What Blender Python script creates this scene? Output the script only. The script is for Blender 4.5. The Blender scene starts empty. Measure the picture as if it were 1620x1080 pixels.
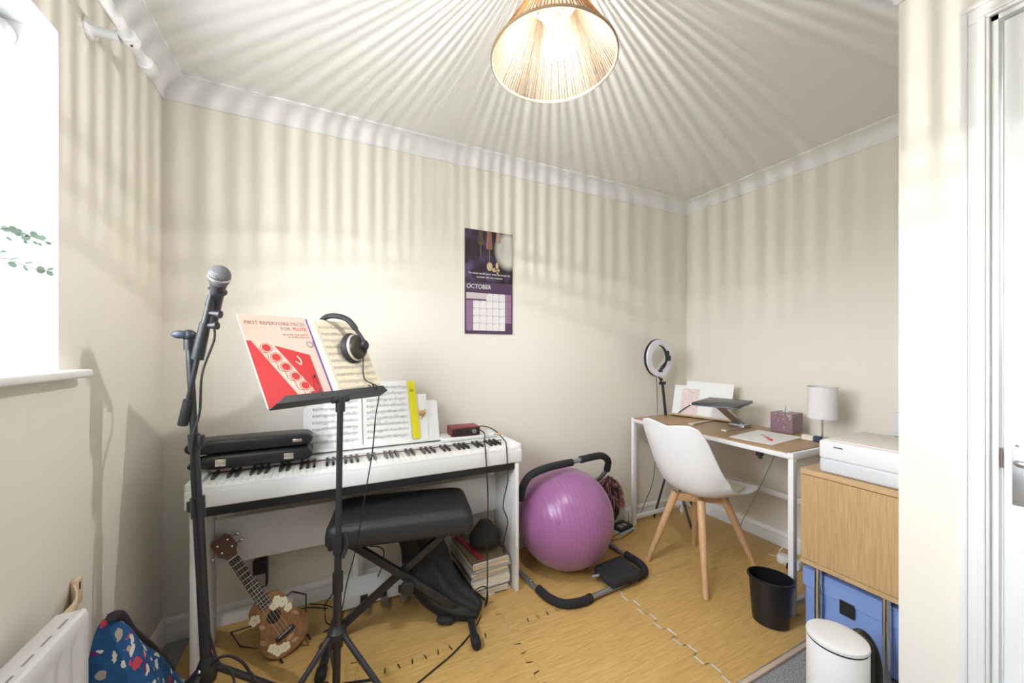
import bpy, bmesh, math, random
from mathutils import Vector, Matrix, noise
random.seed(7)
V = Vector
S = bpy.context.scene
C = S.collection

# ------------------------------------------------------------------ camera, light, exposure
F, YAW, CY, CAMH = 597.0, 0.4542, 553.0, 1.2          # pixels of a 1620x1080 frame, radians, horizon row, metres
cam = bpy.data.cameras.new('camera'); co = bpy.data.objects.new('camera', cam); C.objects.link(co)
cam.sensor_width = 36; cam.lens = F / 1620 * 36; cam.shift_y = (CY - 540) / 1620; cam.clip_start = .02
co.location = (0, 0, CAMH); co.rotation_euler = (math.pi / 2, 0, -YAW)
S.camera = co
S.view_settings.view_transform = 'Standard'; S.view_settings.look = 'None'
S.view_settings.gamma = 1; S.view_settings.use_curve_mapping = False
S.view_settings.exposure = 0.92
w = bpy.data.worlds.new('sky'); S.world = w; w.use_nodes = True
bg = w.node_tree.nodes['Background']; bg.inputs[1].default_value = 13.0
_wn, _wl = w.node_tree.nodes, w.node_tree.links          # bright overcast sky above, duller ground below the horizon
_tc = _wn.new('ShaderNodeTexCoord'); _sp = _wn.new('ShaderNodeSeparateXYZ'); _rp = _wn.new('ShaderNodeValToRGB')
_wl.new(_tc.outputs['Generated'], _sp.inputs[0]); _wl.new(_sp.outputs['Z'], _rp.inputs[0]); _wl.new(_rp.outputs[0], bg.inputs[0])
_rp.color_ramp.elements[0].position = 0.0; _rp.color_ramp.elements[0].color = (.30, .31, .28, 1)
_rp.color_ramp.elements[1].position = .03; _rp.color_ramp.elements[1].color = (.88, .94, 1, 1)
BULB_W = 18.5
port = bpy.data.lights.new('window_portal', 'AREA'); port.shape = 'RECTANGLE'; port.size = 1.28; port.size_y = .86
port.cycles.is_portal = True
po = bpy.data.objects.new('window_portal', port); C.objects.link(po)
po.location = (-.86, .72, 1.565); po.rotation_euler = (0, -math.pi / 2, 0)

SN, CS = math.sin(YAW), math.cos(YAW)
def ray(px, py):
    a = (px - 810) / F; b = (CY - py) / F
    return V((SN + a * CS, CS - a * SN, b))
CAM = V((0, 0, CAMH))
def atz(px, py, z): r = ray(px, py); return CAM + r * ((z - CAMH) / r.z)
def aty(px, py, y): r = ray(px, py); return CAM + r * (y / r.y)
def atx(px, py, x): r = ray(px, py); return CAM + r * (x / r.x)
def att(px, py, t): return CAM + ray(px, py) * t

# ------------------------------------------------------------------ materials
MATS = {}
def mat(name, col, rough=.5, metal=0, bump=0, bscale=60, var=0, vscale=8, trans=0, alpha=1, coat=0, sheen=0, emit=None, estr=0, stretch=(1, 1, 1), spec=.5):
    if name in MATS: return MATS[name]
    m = bpy.data.materials.new(name); m.use_nodes = True; nt = m.node_tree; N = nt.nodes; L = nt.links
    b = N['Principled BSDF']; col = tuple(col[:3]) + (1,)
    b.inputs['Base Color'].default_value = col; b.inputs['Roughness'].default_value = rough; b.inputs['Metallic'].default_value = metal
    b.inputs['Transmission Weight'].default_value = trans; b.inputs['Alpha'].default_value = alpha
    b.inputs['Coat Weight'].default_value = coat; b.inputs['Sheen Weight'].default_value = sheen
    b.inputs['Specular IOR Level'].default_value = spec
    if emit: b.inputs['Emission Color'].default_value = tuple(emit) + (1,); b.inputs['Emission Strength'].default_value = estr
    if bump or var:
        tc = N.new('ShaderNodeTexCoord'); mp = N.new('ShaderNodeMapping'); mp.inputs['Scale'].default_value = stretch
        L.new(tc.outputs['Object'], mp.inputs[0])
    if bump:
        n = N.new('ShaderNodeTexNoise'); n.inputs['Scale'].default_value = bscale; n.inputs['Detail'].default_value = 4
        L.new(mp.outputs[0], n.inputs['Vector'])
        bp = N.new('ShaderNodeBump'); bp.inputs['Strength'].default_value = bump; bp.inputs['Distance'].default_value = .004
        L.new(n.outputs['Fac'], bp.inputs['Height']); L.new(bp.outputs[0], b.inputs['Normal'])
    if var:
        n = N.new('ShaderNodeTexNoise'); n.inputs['Scale'].default_value = vscale; n.inputs['Detail'].default_value = 5
        L.new(mp.outputs[0], n.inputs['Vector'])
        r = N.new('ShaderNodeValToRGB')
        r.color_ramp.elements[0].position = .3; r.color_ramp.elements[1].position = .7
        r.color_ramp.elements[0].color = tuple(c * (1 - var) for c in col[:3]) + (1,)
        r.color_ramp.elements[1].color = tuple(min(1, c * (1 + var * .6)) for c in col[:3]) + (1,)
        L.new(n.outputs['Fac'], r.inputs[0]); L.new(r.outputs[0], b.inputs['Base Color'])
    MATS[name] = m
    return m
def wood(name, c0, c1, axis=0, sc=6, rough=.45, ring=22):
    if name in MATS: return MATS[name]
    m = bpy.data.materials.new(name); m.use_nodes = True; nt = m.node_tree; N = nt.nodes; L = nt.links
    b = N['Principled BSDF']; b.inputs['Roughness'].default_value = rough
    tc = N.new('ShaderNodeTexCoord'); mp = N.new('ShaderNodeMapping')
    s = [ring, ring, ring]; s[axis] = 1.6; mp.inputs['Scale'].default_value = s
    L.new(tc.outputs['Object'], mp.inputs[0])
    n = N.new('ShaderNodeTexNoise'); n.inputs['Scale'].default_value = sc; n.inputs['Detail'].default_value = 6; n.inputs['Roughness'].default_value = .65
    L.new(mp.outputs[0], n.inputs['Vector'])
    r = N.new('ShaderNodeValToRGB'); r.color_ramp.elements[0].position = .32; r.color_ramp.elements[1].position = .68
    r.color_ramp.elements[0].color = tuple(c0) + (1,); r.color_ramp.elements[1].color = tuple(c1) + (1,)
    L.new(n.outputs['Fac'], r.inputs[0]); L.new(r.outputs[0], b.inputs['Base Color'])
    bp = N.new('ShaderNodeBump'); bp.inputs['Strength'].default_value = .12; bp.inputs['Distance'].default_value = .002
    L.new(n.outputs['Fac'], bp.inputs['Height']); L.new(bp.outputs[0], b.inputs['Normal'])
    MATS[name] = m; return m

M_wall = mat('cream_paint', (.835, .79, .705), .85, bump=.05, bscale=220)
M_white = mat('white_gloss_paint', (.84, .84, .83), .4)
M_reveal = mat('white_paint', (.78, .79, .80), .7)
M_carpet = mat('grey_carpet', (.36, .36, .375), .95, bump=1, bscale=350, var=.55, vscale=170)
M_blk = mat('black_plastic', (.018, .019, .022), .42)
M_blkm = mat('black_painted_steel', (.02, .021, .026), .38, spec=.6)
M_rub = mat('black_rubber', (.014, .014, .016), .7)
M_foam = mat('black_foam', (.016, .016, .02), .85, bump=.3, bscale=300)
M_vinyl = mat('black_vinyl', (.022, .022, .024), .5, bump=.15, bscale=500)
M_chrome = mat('chrome', (.8, .8, .8), .14, 1)
M_steel = mat('brushed_steel', (.55, .56, .58), .3, 1)
M_tube = mat('grey_tube', (.30, .31, .33), .38, .6)
M_wplas = mat('white_plastic', (.82, .83, .84), .35)
M_wlam = mat('white_laminate', (.80, .80, .81), .45)
M_paper = mat('white_paper', (.85, .85, .85), .8)
M_cream = mat('cream_paper', (.66, .58, .44), .8, var=.06, vscale=14)
M_ink = mat('black_ink', (.05, .05, .055), .7)
M_ink2 = mat('grey_ink', (.30, .30, .31), .7)
M_beech = wood('beech', (.52, .30, .15), (.68, .43, .24), 2)
M_oaktop = wood('oak_top', (.36, .225, .12), (.52, .35, .20), 1)
M_oakcab = wood('oak_cabinet', (.46, .29, .13), (.63, .43, .22), 2, ring=40)

def mat_ceiling():
    m = mat('ceiling_paint', (.84, .84, .825), .85); nt = m.node_tree; N = nt.nodes; L = nt.links
    tc = N.new('ShaderNodeTexCoord')
    vo = N.new('ShaderNodeTexVoronoi'); vo.inputs['Scale'].default_value = 3.2; L.new(tc.outputs['Object'], vo.inputs['Vector'])
    wv = N.new('ShaderNodeMath'); wv.operation = 'SINE'; mu = N.new('ShaderNodeMath'); mu.operation = 'MULTIPLY'; mu.inputs[1].default_value = 190
    L.new(vo.outputs['Distance'], mu.inputs[0]); L.new(mu.outputs[0], wv.inputs[0])
    n = N.new('ShaderNodeTexNoise'); n.inputs['Scale'].default_value = 6; L.new(tc.outputs['Object'], n.inputs['Vector'])
    m2 = N.new('ShaderNodeMath'); m2.operation = 'MULTIPLY'; L.new(wv.outputs[0], m2.inputs[0]); L.new(n.outputs['Fac'], m2.inputs[1])
    bp = N.new('ShaderNodeBump'); bp.inputs['Strength'].default_value = .05; bp.inputs['Distance'].default_value = .002
    L.new(m2.outputs[0], bp.inputs['Height']); L.new(bp.outputs[0], N['Principled BSDF'].inputs['Normal'])
    return m
M_ceil = mat_ceiling()
def mat_mat():
    m = bpy.data.materials.new('wood_print_foam'); m.use_nodes = True; nt = m.node_tree; N = nt.nodes; L = nt.links
    b = N['Principled BSDF']; b.inputs['Roughness'].default_value = .42
    tc = N.new('ShaderNodeTexCoord')
    br = N.new('ShaderNodeTexBrick'); br.inputs['Scale'].default_value = 1.0
    br.inputs['Brick Width'].default_value = .31; br.inputs['Row Height'].default_value = .03; br.inputs['Mortar Size'].default_value = .0006
    br.inputs['Color1'].default_value = (.50, .50, .50, 1); br.inputs['Color2'].default_value = (.62, .62, .62, 1); br.inputs['Mortar'].default_value = (.40, .40, .40, 1)
    br.offset = .37; br.squash = 1
    L.new(tc.outputs['Object'], br.inputs['Vector'])
    mp = N.new('ShaderNodeMapping'); mp.inputs['Scale'].default_value = (3, 48, 1); L.new(tc.outputs['Object'], mp.inputs[0])
    n = N.new('ShaderNodeTexNoise'); n.inputs['Scale'].default_value = 2.6; n.inputs['Detail'].default_value = 7; n.inputs['Roughness'].default_value = .7
    L.new(mp.outputs[0], n.inputs['Vector'])
    ad = N.new('ShaderNodeMath'); ad.operation = 'MULTIPLY_ADD'; ad.inputs[1].default_value = .75; L.new(n.outputs['Fac'], ad.inputs[0])
    sb = N.new('ShaderNodeMath'); sb.operation = 'MULTIPLY'; sb.inputs[1].default_value = .32; L.new(br.outputs['Color'], sb.inputs[0]); L.new(sb.outputs[0], ad.inputs[2])
    r = N.new('ShaderNodeValToRGB'); e = r.color_ramp.elements
    e[0].position = .34; e[0].color = (.40, .225, .058, 1); e[1].position = .74; e[1].color = (.74, .50, .19, 1)
    L.new(ad.outputs[0], r.inputs[0]); L.new(r.outputs[0], b.inputs['Base Color'])
    bp = N.new('ShaderNodeBump'); bp.inputs['Strength'].default_value = .12; bp.inputs['Distance'].default_value = .001
    L.new(n.outputs['Fac'], bp.inputs['Height']); L.new(bp.outputs[0], b.inputs['Normal'])
    return m
M_mat = mat_mat()

# ------------------------------------------------------------------ mesh building
class MB:
    def __init__(s): s.v = []; s.f = []
    def add(s, vs, fs, M=None):
        o = len(s.v); s.v += [(M @ V(p)) if M else V(p) for p in vs]; s.f += [tuple(i + o for i in f) for f in fs]; return s
    def box(s, a, b, M=None):
        (x0, y0, z0), (x1, y1, z1) = a, b
        vs = [(x0, y0, z0), (x1, y0, z0), (x1, y1, z0), (x0, y1, z0), (x0, y0, z1), (x1, y0, z1), (x1, y1, z1), (x0, y1, z1)]
        return s.add(vs, [(3, 2, 1, 0), (4, 5, 6, 7), (0, 1, 5, 4), (1, 2, 6, 5), (2, 3, 7, 6), (3, 0, 4, 7)], M)
    def rbox(s, a, b, r=.005, seg=2, M=None):
        bm = bmesh.new(); bmesh.ops.create_cube(bm, size=1)
        a, b = V(a), V(b); c = (a + b) / 2; d = b - a
        for q in bm.verts: q.co = V((q.co.x * d.x, q.co.y * d.y, q.co.z * d.z)) + c
        r = min(r, .49 * min(abs(d.x), abs(d.y), abs(d.z)))
        bmesh.ops.bevel(bm, geom=bm.edges[:], offset=r, segments=seg, profile=.5, affect='EDGES')
        bm.verts.ensure_lookup_table()
        for i, q in enumerate(bm.verts): q.index = i
        s.add([q.co.copy() for q in bm.verts], [tuple(q.index for q in f.verts) for f in bm.faces], M); bm.free(); return s
    def tube(s, pts, r, seg=8, closed=False, M=None, flat=1):
        pts = [V(p) for p in pts]; n = len(pts); rs = r if isinstance(r, (list, tuple)) else [r] * n
        T = []
        for i in range(n):
            a = pts[(i - 1) % n] if (closed or i) else pts[0]; b = pts[(i + 1) % n] if (closed or i < n - 1) else pts[-1]
            t = (b - a); T.append(t.normalized() if t.length > 1e-9 else V((0, 0, 1)))
        u = T[0].orthogonal().normalized(); vs = []; fs = []
        for i in range(n):
            if i: q = T[i - 1].rotation_difference(T[i]); u = q @ u
            u = (u - T[i] * u.dot(T[i])).normalized(); w_ = T[i].cross(u)
            for k in range(seg):
                an = 2 * math.pi * k / seg; vs.append(pts[i] + (u * math.cos(an) + w_ * math.sin(an) * flat) * rs[i])
        m = n if closed else n - 1
        for i in range(m):
            for k in range(seg):
                a = i * seg + k; b = i * seg + (k + 1) % seg; j = ((i + 1) % n) * seg
                fs.append((a, b, j + (k + 1) % seg, j + k))
        if not closed: fs.append(tuple(range(seg - 1, -1, -1))); fs.append(tuple((n - 1) * seg + k for k in range(seg)))
        return s.add(vs, fs, M)
    def cyl(s, p0, p1, r, r1=None, seg=16, M=None): return s.tube([p0, p1], [r, r if r1 is None else r1], seg, M=M)
    def lathe(s, prof, seg=24, M=None, sx=1, sy=1, caps=True):
        vs = []; fs = []; n = len(prof)
        for (r, z) in prof:
            for k in range(seg): a = 2 * math.pi * k / seg; vs.append((r * math.cos(a) * sx, r * math.sin(a) * sy, z))
        for i in range(n - 1):
            for k in range(seg): fs.append((i * seg + k, i * seg + (k + 1) % seg, (i + 1) * seg + (k + 1) % seg, (i + 1) * seg + k))
        if caps and prof[0][0] > 1e-6: fs.append(tuple(range(seg - 1, -1, -1)))
        if caps and prof[-1][0] > 1e-6: fs.append(tuple((n - 1) * seg + k for k in range(seg)))
        return s.add(vs, fs, M)
    def prism(s, poly, z0, z1, M=None):
        n = len(poly); vs = [(x, y, z0) for x, y in poly] + [(x, y, z1) for x, y in poly]
        return s.add(vs, [tuple(range(n - 1, -1, -1)), tuple(range(n, 2 * n))] + [(i, (i + 1) % n, n + (i + 1) % n, n + i) for i in range(n)], M)
    def poly(s, pts, M=None): return s.add(pts, [tuple(range(len(pts)))], M)
    def rect(s, x0, y0, x1, y1, z=0, M=None): return s.poly([(x0, y0, z), (x1, y0, z), (x1, y1, z), (x0, y1, z)], M)
    def grid(s, fn, nu, nv, M=None, wrap=False):
        vs = [fn(i / nu, j / nv) for i in range(nu + 1) for j in range(nv + (0 if wrap else 1))]; fs = []; k = nv if wrap else nv + 1
        for i in range(nu):
            for j in range(nv): fs.append((i * k + j, i * k + (j + 1) % k, (i + 1) * k + (j + 1) % k, (i + 1) * k + j))
        return s.add(vs, fs, M)
    def sphere(s, c, r, nu=12, nv=20, sc=(1, 1, 1), fn=None, M=None):
        c = V(c)
        def q(u, v):
            a = math.pi * u; b = 2 * math.pi * v; p = V((math.sin(a) * math.cos(b), math.sin(a) * math.sin(b), math.cos(a)))
            k = fn(p) if fn else 1
            return c + V((p.x * sc[0], p.y * sc[1], p.z * sc[2])) * r * k
        return s.grid(q, nu, nv, M, wrap=True)
def spline(pts, n=8):
    pts = [V(p) for p in pts]; out = []
    for i in range(len(pts) - 1):
        p0 = pts[max(i - 1, 0)]; p1 = pts[i]; p2 = pts[i + 1]; p3 = pts[min(i + 2, len(pts) - 1)]
        for k in range(n):
            t = k / n; out.append(.5 * ((2 * p1) + (p2 - p0) * t + (2 * p0 - 5 * p1 + 4 * p2 - p3) * t * t + (3 * p1 - p0 - 3 * p2 + p3) * t ** 3))
    return out + [pts[-1]]
def frame(o, x, y, z):
    return Matrix(((x.x, y.x, z.x, o.x), (x.y, y.y, z.y, o.y), (x.z, y.z, z.z, o.z), (0, 0, 0, 1)))
def T(x, y, z, rz=0): return Matrix.Translation((x, y, z)) @ Matrix.Rotation(rz, 4, 'Z')
def facing(o, up, toward):
    """local y along `up`, local z turned to the point `toward`."""
    y = V(up).normalized(); z = V(toward) - V(o); z = (z - y * z.dot(y)).normalized(); x = y.cross(z)
    return frame(V(o), x, y, z)
OFF = {}
def obj(name, mb, material, parent=None, ang=38, origin=None):
    off = OFF[parent.name] if parent else (V(origin) if origin is not None else None)
    if off is None:
        xs = [p.x for p in mb.v]; ys = [p.y for p in mb.v]; zs = [p.z for p in mb.v]
        off = V(((min(xs) + max(xs)) / 2, (min(ys) + max(ys)) / 2, min(zs)))
    me = bpy.data.meshes.new(name); me.from_pydata([p - off for p in mb.v], [], mb.f)
    me.polygons.foreach_set('use_smooth', [True] * len(me.polygons))
    if material: me.materials.append(material)
    me.update(); me.set_sharp_from_angle(angle=math.radians(ang))
    o = bpy.data.objects.new(name, me); C.objects.link(o)
    OFF[o.name] = off
    if parent: o.parent = parent
    else: o.location = off
    return o
def tag(o, label, cat, group=None):
    o['label'] = label; o['category'] = cat
    if group: o['group'] = group
    return o
def thing(name, label, cat, loc, group=None):
    o = bpy.data.objects.new(name, None); C.objects.link(o); o.location = loc; o.empty_display_size = .05
    OFF[o.name] = V(loc); return tag(o, label, cat, group)
def struct(name, mb, m, parent=None):
    o = obj(name, mb, m, parent, origin=None if parent else (0, 0, 0))
    if not parent: o['kind'] = 'structure'
    return o
def text(s, size, M, material, parent, name='lettering', align='LEFT', shear=0, ext=.0003, sx=1):
    cu = bpy.data.curves.new('t', 'FONT'); cu.body = s; cu.size = size; cu.align_x = align; cu.shear = shear; cu.extrude = ext; cu.resolution_u = 3
    t = bpy.data.objects.new('t', cu); C.objects.link(t)
    me = bpy.data.meshes.new_from_object(t.evaluated_get(bpy.context.evaluated_depsgraph_get()))
    mb = MB(); mb.add([(v.co.x * sx, v.co.y, v.co.z) for v in me.vertices], [tuple(p.vertices) for p in me.polygons], M)
    bpy.data.objects.remove(t); bpy.data.curves.remove(cu); bpy.data.meshes.remove(me)
    return obj(name, mb, material, parent)

# ------------------------------------------------------------------ room shell
XL, XR, D, XJ, YJ, YF, HC = -.61, 2.483, 2.022, 1.532, .506, -1.5, 2.305
WY0, WY1, WZ0, WZ1 = .08, 1.358, 1.148, 2.002
struct('floor', MB().box((XL - .3, YF - .1, -.1), (XR + .1, D + .1, 0)), M_carpet)
struct('ceiling', MB().box((XL - .3, YF - .1, HC), (XR + .1, D + .1, HC + .1)), M_ceil)
wl = MB()
wl.box((XL - .25, YF, 0), (XL, WY0, HC)); wl.box((XL - .25, WY1, 0), (XL, D, HC))
wl.box((XL - .25, WY0, 0), (XL, WY1, WZ0 - .022)); wl.box((XL - .25, WY0, WZ1), (XL, WY1, HC))
struct('wall_left', wl, M_wall)
struct('wall_back', MB().box((XL - .25, D, 0), (XR + .1, D + .1, HC)), M_wall)
struct('wall_right', MB().box((XR, YJ - .1, 0), (XR + .1, D, HC)), M_wall)
struct('wall_alcove', MB().box((XJ + .1, YJ - .1, 0), (XR, YJ, HC)), M_wall)
DY0, DY1, DZ = -.45, .331, 2.052
dw = MB(); dw.box((XJ, DY1, 0), (XJ + .1, YJ, HC)); dw.box((XJ, YF, 0), (XJ + .1, DY0, HC)); dw.box((XJ, DY0, DZ), (XJ + .1, DY1, HC))
struct('wall_door', dw, M_wall)
struct('wall_front', MB().box((XL - .25, YF - .1, 0), (XJ + .1, YF, HC)), M_wall)

def sweep(name, path, prof, m):
    """prof: (inset from the wall, z) ; path: room corners, room on the left-hand side, mitred."""
    mb = MB(); n = len(path); P = [V((x, y, 0)) for x, y in path]; rows = []
    for i in range(n):
        d0 = (P[i] - P[i - 1]).normalized() if i else None; d1 = (P[i + 1] - P[i]).normalized() if i < n - 1 else None
        n0 = V((-d0.y, d0.x, 0)) if d0 else None; n1 = V((-d1.y, d1.x, 0)) if d1 else None
        if n0 is None: k = n1
        elif n1 is None: k = n0
        else: k = (n0 + n1); k = k / k.dot(n0)
        rows.append([P[i] + k * a + V((0, 0, z)) for a, z in prof])
    q = len(prof); vs = [p for r in rows for p in r]
    fs = [(i * q + j, i * q + (j + 1) % q, (i + 1) * q + (j + 1) % q, (i + 1) * q + j) for i in range(n - 1) for j in range(q)]
    mb.add(vs, fs); mb.f = [tuple(reversed(f)) for f in mb.f]
    mb.f.append(tuple(range(q))); mb.f.append(tuple((n - 1) * q + j for j in range(q - 1, -1, -1)))
    return struct(name, mb, m)
bprof = [(0, 0), (.016, 0), (.016, .062), (.013, .066), (.013, .07), (.0165, .074), (.0165, .079), (.010, .09), (.006, .097), (0, .097)]
e = .0005
for nm, path in (('baseboard_back', [(XR, D), (XL, D)]), ('baseboard_left', [(XL, D), (XL, YF)]), ('baseboard_right', [(XR, YJ), (XR, D)]),
                 ('baseboard_alcove', [(XJ, YJ), (XR, YJ)]), ('baseboard_door', [(XJ, DY1 + .053), (XJ, YJ)])):
    sweep(nm, path, bprof, M_white)
cp = [(0, HC), (0, HC - .075), (.006, HC - .075)]
for k in range(9):
    a = math.pi / 2 * k / 8; cp.append((.076 - .068 * math.cos(a), HC - .072 + .062 * math.sin(a)))
cp += [(.078, HC - .010), (.078, HC - .0085), (.088, HC - .0085), (.088, HC)]
for k, path in enumerate(([(XR, D), (XL, D)], [(XL, D), (XL, YF)], [(XR, YJ), (XR, D)], [(XJ, YJ), (XR, YJ)], [(XJ, YF), (XJ, YJ)])):
    # mitre every end: extend the path one step beyond and keep the middle piece
    full = [(XJ, YF), (XJ, YJ), (XR, YJ), (XR, D), (XL, D), (XL, YF)]
    i = full.index(path[0]); P = [V((x, y, 0)) for x, y in full]; mb = MB(); rows = []
    for j in (i, i + 1):
        d0 = (P[j] - P[j - 1]).normalized() if j else None; d1 = (P[j + 1] - P[j]).normalized() if j < len(P) - 1 else None
        n0 = V((-d0.y, d0.x, 0)) if d0 else None; n1 = V((-d1.y, d1.x, 0)) if d1 else None
        kk = n1 if n0 is None else n0 if n1 is None else (n0 + n1) / (n0 + n1).dot(n0)
        rows.append([P[j] + kk * a + V((0, 0, z)) for a, z in cp])
    q = len(cp); mb.add(rows[0] + rows[1], [(j, q + j, q + (j + 1) % q, (j + 1) % q) for j in range(q)])
    mb.f.append(tuple(range(q))); mb.f.append(tuple(q + j for j in range(q - 1, -1, -1)))
    struct('trim_%d' % (k + 1), mb, M_ceil if False else mat('cornice_white', (.85, .855, .86), .7))

# window
glass = bpy.data.materials.new('window_glass'); glass.use_nodes = True
_n = glass.node_tree.nodes; _l = glass.node_tree.links; _n.remove(_n['Principled BSDF'])
_t = _n.new('ShaderNodeBsdfTransparent'); _g = _n.new('ShaderNodeBsdfGlossy'); _g.inputs['Roughness'].default_value = .02; _m = _n.new('ShaderNodeMixShader'); _m.inputs[0].default_value = .06
_l.new(_t.outputs[0], _m.inputs[1]); _l.new(_g.outputs[0], _m.inputs[2]); _l.new(_m.outputs[0], _n['Material Output'].inputs[0])
wn = bpy.data.objects.new('window_1', None); C.objects.link(wn); wn.location = (XL, .72, WZ0); wn['kind'] = 'structure'; OFF[wn.name] = V(wn.location)
fr = MB(); fx0, fx1 = XL - .235, XL - .175
for (y0, y1, z0, z1) in ((WY0, WY1, WZ1 - .06, WZ1), (WY0, WY1, WZ0, WZ0 + .06), (WY0, WY0 + .06, WZ0, WZ1), (WY1 - .06, WY1, WZ0, WZ1), (.69, .75, WZ0, WZ1)):
    fr.rbox((fx0, y0, z0), (fx1, y1, z1), .006)
obj('window_frame', fr, M_wplas, wn)
for y0, y1 in ((WY0 + .06, .69), (.75, WY1 - .06)): obj('pane', MB().box((XL - .208, y0, WZ0 + .06), (XL - .202, y1, WZ1 - .06)), glass, wn)
obj('window_sill', MB().rbox((XL - .24, WY0 - .06, WZ0 - .022), (XL + .04, WY1 + .062, WZ0), .007, 3), M_white, wn)
rv = MB(); g = .004
rv.box((XL - .25, WY1 - g, WZ0), (XL + .0008, WY1, WZ1)); rv.box((XL - .25, WY0, WZ0), (XL + .0008, WY0 + g, WZ1)); rv.box((XL - .25, WY0, WZ1 - g), (XL + .0008, WY1, WZ1))
obj('reveal', rv, M_reveal, wn)

# door
dr = bpy.data.objects.new('door_1', None); C.objects.link(dr); dr.location = (XJ, DY1, 0); dr['kind'] = 'structure'; OFF[dr.name] = V(dr.location)
ar = MB(); A = .052
for a, b, x in ((0, A, -.014), (.006, .02, -.019), (A - .016, A - .004, -.018)):
    ar.rbox((XJ + x, DY1 + a, 0), (XJ, DY1 + b, DZ + a), .003); ar.rbox((XJ + x, DY0 - b, 0), (XJ, DY0 - a, DZ + a), .003)
    ar.rbox((XJ + x, DY0 - b, DZ + a), (XJ, DY1 + b, DZ + b), .003)
obj('architrave', ar, M_white, dr)
ln = MB(); ln.box((XJ - .002, DY1 - .012, 0), (XJ + .1, DY1 - .0005, DZ)); ln.box((XJ - .002, DY0, 0), (XJ + .1, DY0 + .012, DZ)); ln.box((XJ - .002, DY0, DZ - .012), (XJ + .1, DY1, DZ))
obj('door_lining', ln, M_white, dr)
M_door = mat('door_white', (.84, .845, .85), .5, bump=.25, bscale=90, stretch=(1, 1, .06))
ds = obj('door_slab', MB().rbox((XJ + .012, DY0 + .015, .008), (XJ + .052, DY1 - .016, DZ - .016), .002, 1), M_door, dr)
hp = MB(); hy = .300; hp.rbox((XJ + .008, hy - .042, .812), (XJ + .0125, hy, .975), .0015)
pl = obj('handle_plate', hp, mat('satin_aluminium', (.60, .63, .68), .35, .9), dr)
sc = MB()
for z in (.826, .961):
    for y in (hy - .008, hy - .034): sc.cyl((XJ + .0065, y, z), (XJ + .0085, y, z), .0035, seg=10)
obj('screw', sc, M_chrome, pl)
obj('lever', MB().tube(spline([(XJ + .008, hy - .021, .925), (XJ - .03, hy - .021, .925), (XJ - .042, hy - .03, .925), (XJ - .042, hy - .13, .922)], 6), .009, 10), M_steel, pl)
obj('latch', MB().box((XJ + .006, DY1 - .0165, .90), (XJ + .012, DY1 - .0125, .95)), mat('dull_brass', (.25, .2, .17), .4, .8), dr)

# ------------------------------------------------------------------ foam floor tiles (60 cm, toothed edges)
def tile(x0, y0, x1, y1, teeth, gaps=(.0003,) * 4):
    """teeth: left,right,front,back -> +1 tongue-first, -1 socket-first, 0 straight"""
    def edge(a, b, ph, gap, nrm):
        if not ph: return [a]
        n = 12; out = []
        for k in range(n):
            off = .013 * ph * (1 if k % 2 else -1) - gap
            if k in (0, n - 1): off = -gap
            for t in (k + .04, k + .96):
                # dovetail: tongues flare
                fl = .10 * (1 if (off > 0) else -1); tt = k + .5 + (t - k - .5) * (1 + fl)
                base = k + .5 + (t - k - .5) * (1 - fl)
                out.append(a.lerp(b, min(max((tt) / n, 0), 1)) + nrm * off)
        return out
    a, b, c, d = V((x0, y0)), V((x1, y0)), V((x1, y1)), V((x0, y1))
    l, r, f, k = teeth
    return edge(a, b, f, gaps[2], V((0, -1))) + edge(b, c, r, gaps[1], V((1, 0))) + edge(c, d, k, gaps[3], V((0, 1))) + edge(d, a, l, gaps[0], V((-1, 0)))
cols = [-.51, .09, .69, 1.29, 1.89, 2.464]; rows = [.86, 1.46, 2.004]
wherex = ['left of the stool by the left wall', 'beneath the stool and stands', 'beneath the stool', 'beneath the chair', 'at the right wall beneath the desk']
lab = {(0, 0): 'wood-print foam floor tile beneath the microphone stand', (1, 0): 'wood-print foam floor tile beneath the music stand and stool front',
       (2, 0): 'wood-print foam floor tile with loose black cable end, before the ab roller', (3, 0): 'wood-print foam floor tile with bare front edge, beneath the white chair',
       (4, 0): 'wood-print foam floor tile beneath the wood cabinet front', (0, 1): 'wood-print foam floor tile beneath the ukulele',
       (1, 1): 'wood-print foam floor tile beneath the piano pedals', (2, 1): 'wood-print foam floor tile beneath the pile of sheet music',
       (3, 1): 'wood-print foam floor tile under the right arm of the ab roller', (4, 1): 'wood-print foam floor tile in the corner under the desk'}
for j in range(2):
    for i in range(5):
        te = (1 if i else 0, 1 if i < 4 else 0, 0 if j == 0 else 1, 1 if j == 0 else 0)
        g3 = .0042 if j == 0 else .0012
        p = tile(cols[i], rows[j], cols[i + 1], rows[j + 1], te, (g3 if i == 3 else .0003, g3 if i == 2 else .0003, .0003, .0003))
        mb = MB(); mb.prism([(q.x, q.y) for q in p], 0.0, .012)
        o = tag(obj('foam_floor_tile', mb, M_mat), lab[(i, j)], 'floor mat', 'interlocking foam floor tiles')
        o.data.materials.append(mat('foam_side', (.82, .80, .76), .8))
        for f_ in o.data.polygons:
            if abs(f_.normal.z) < .5: f_.material_index = 1
tag(obj('foam_edge_strip', MB().rbox((1.30, .842, 0), (1.888, .8585, .011), .002), mat('foam_edge', (.55, .42, .33), .7)), 'pinkish foam edging strip along the tile front by the grey carpet', 'edging strip')
ZM = .012

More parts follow.
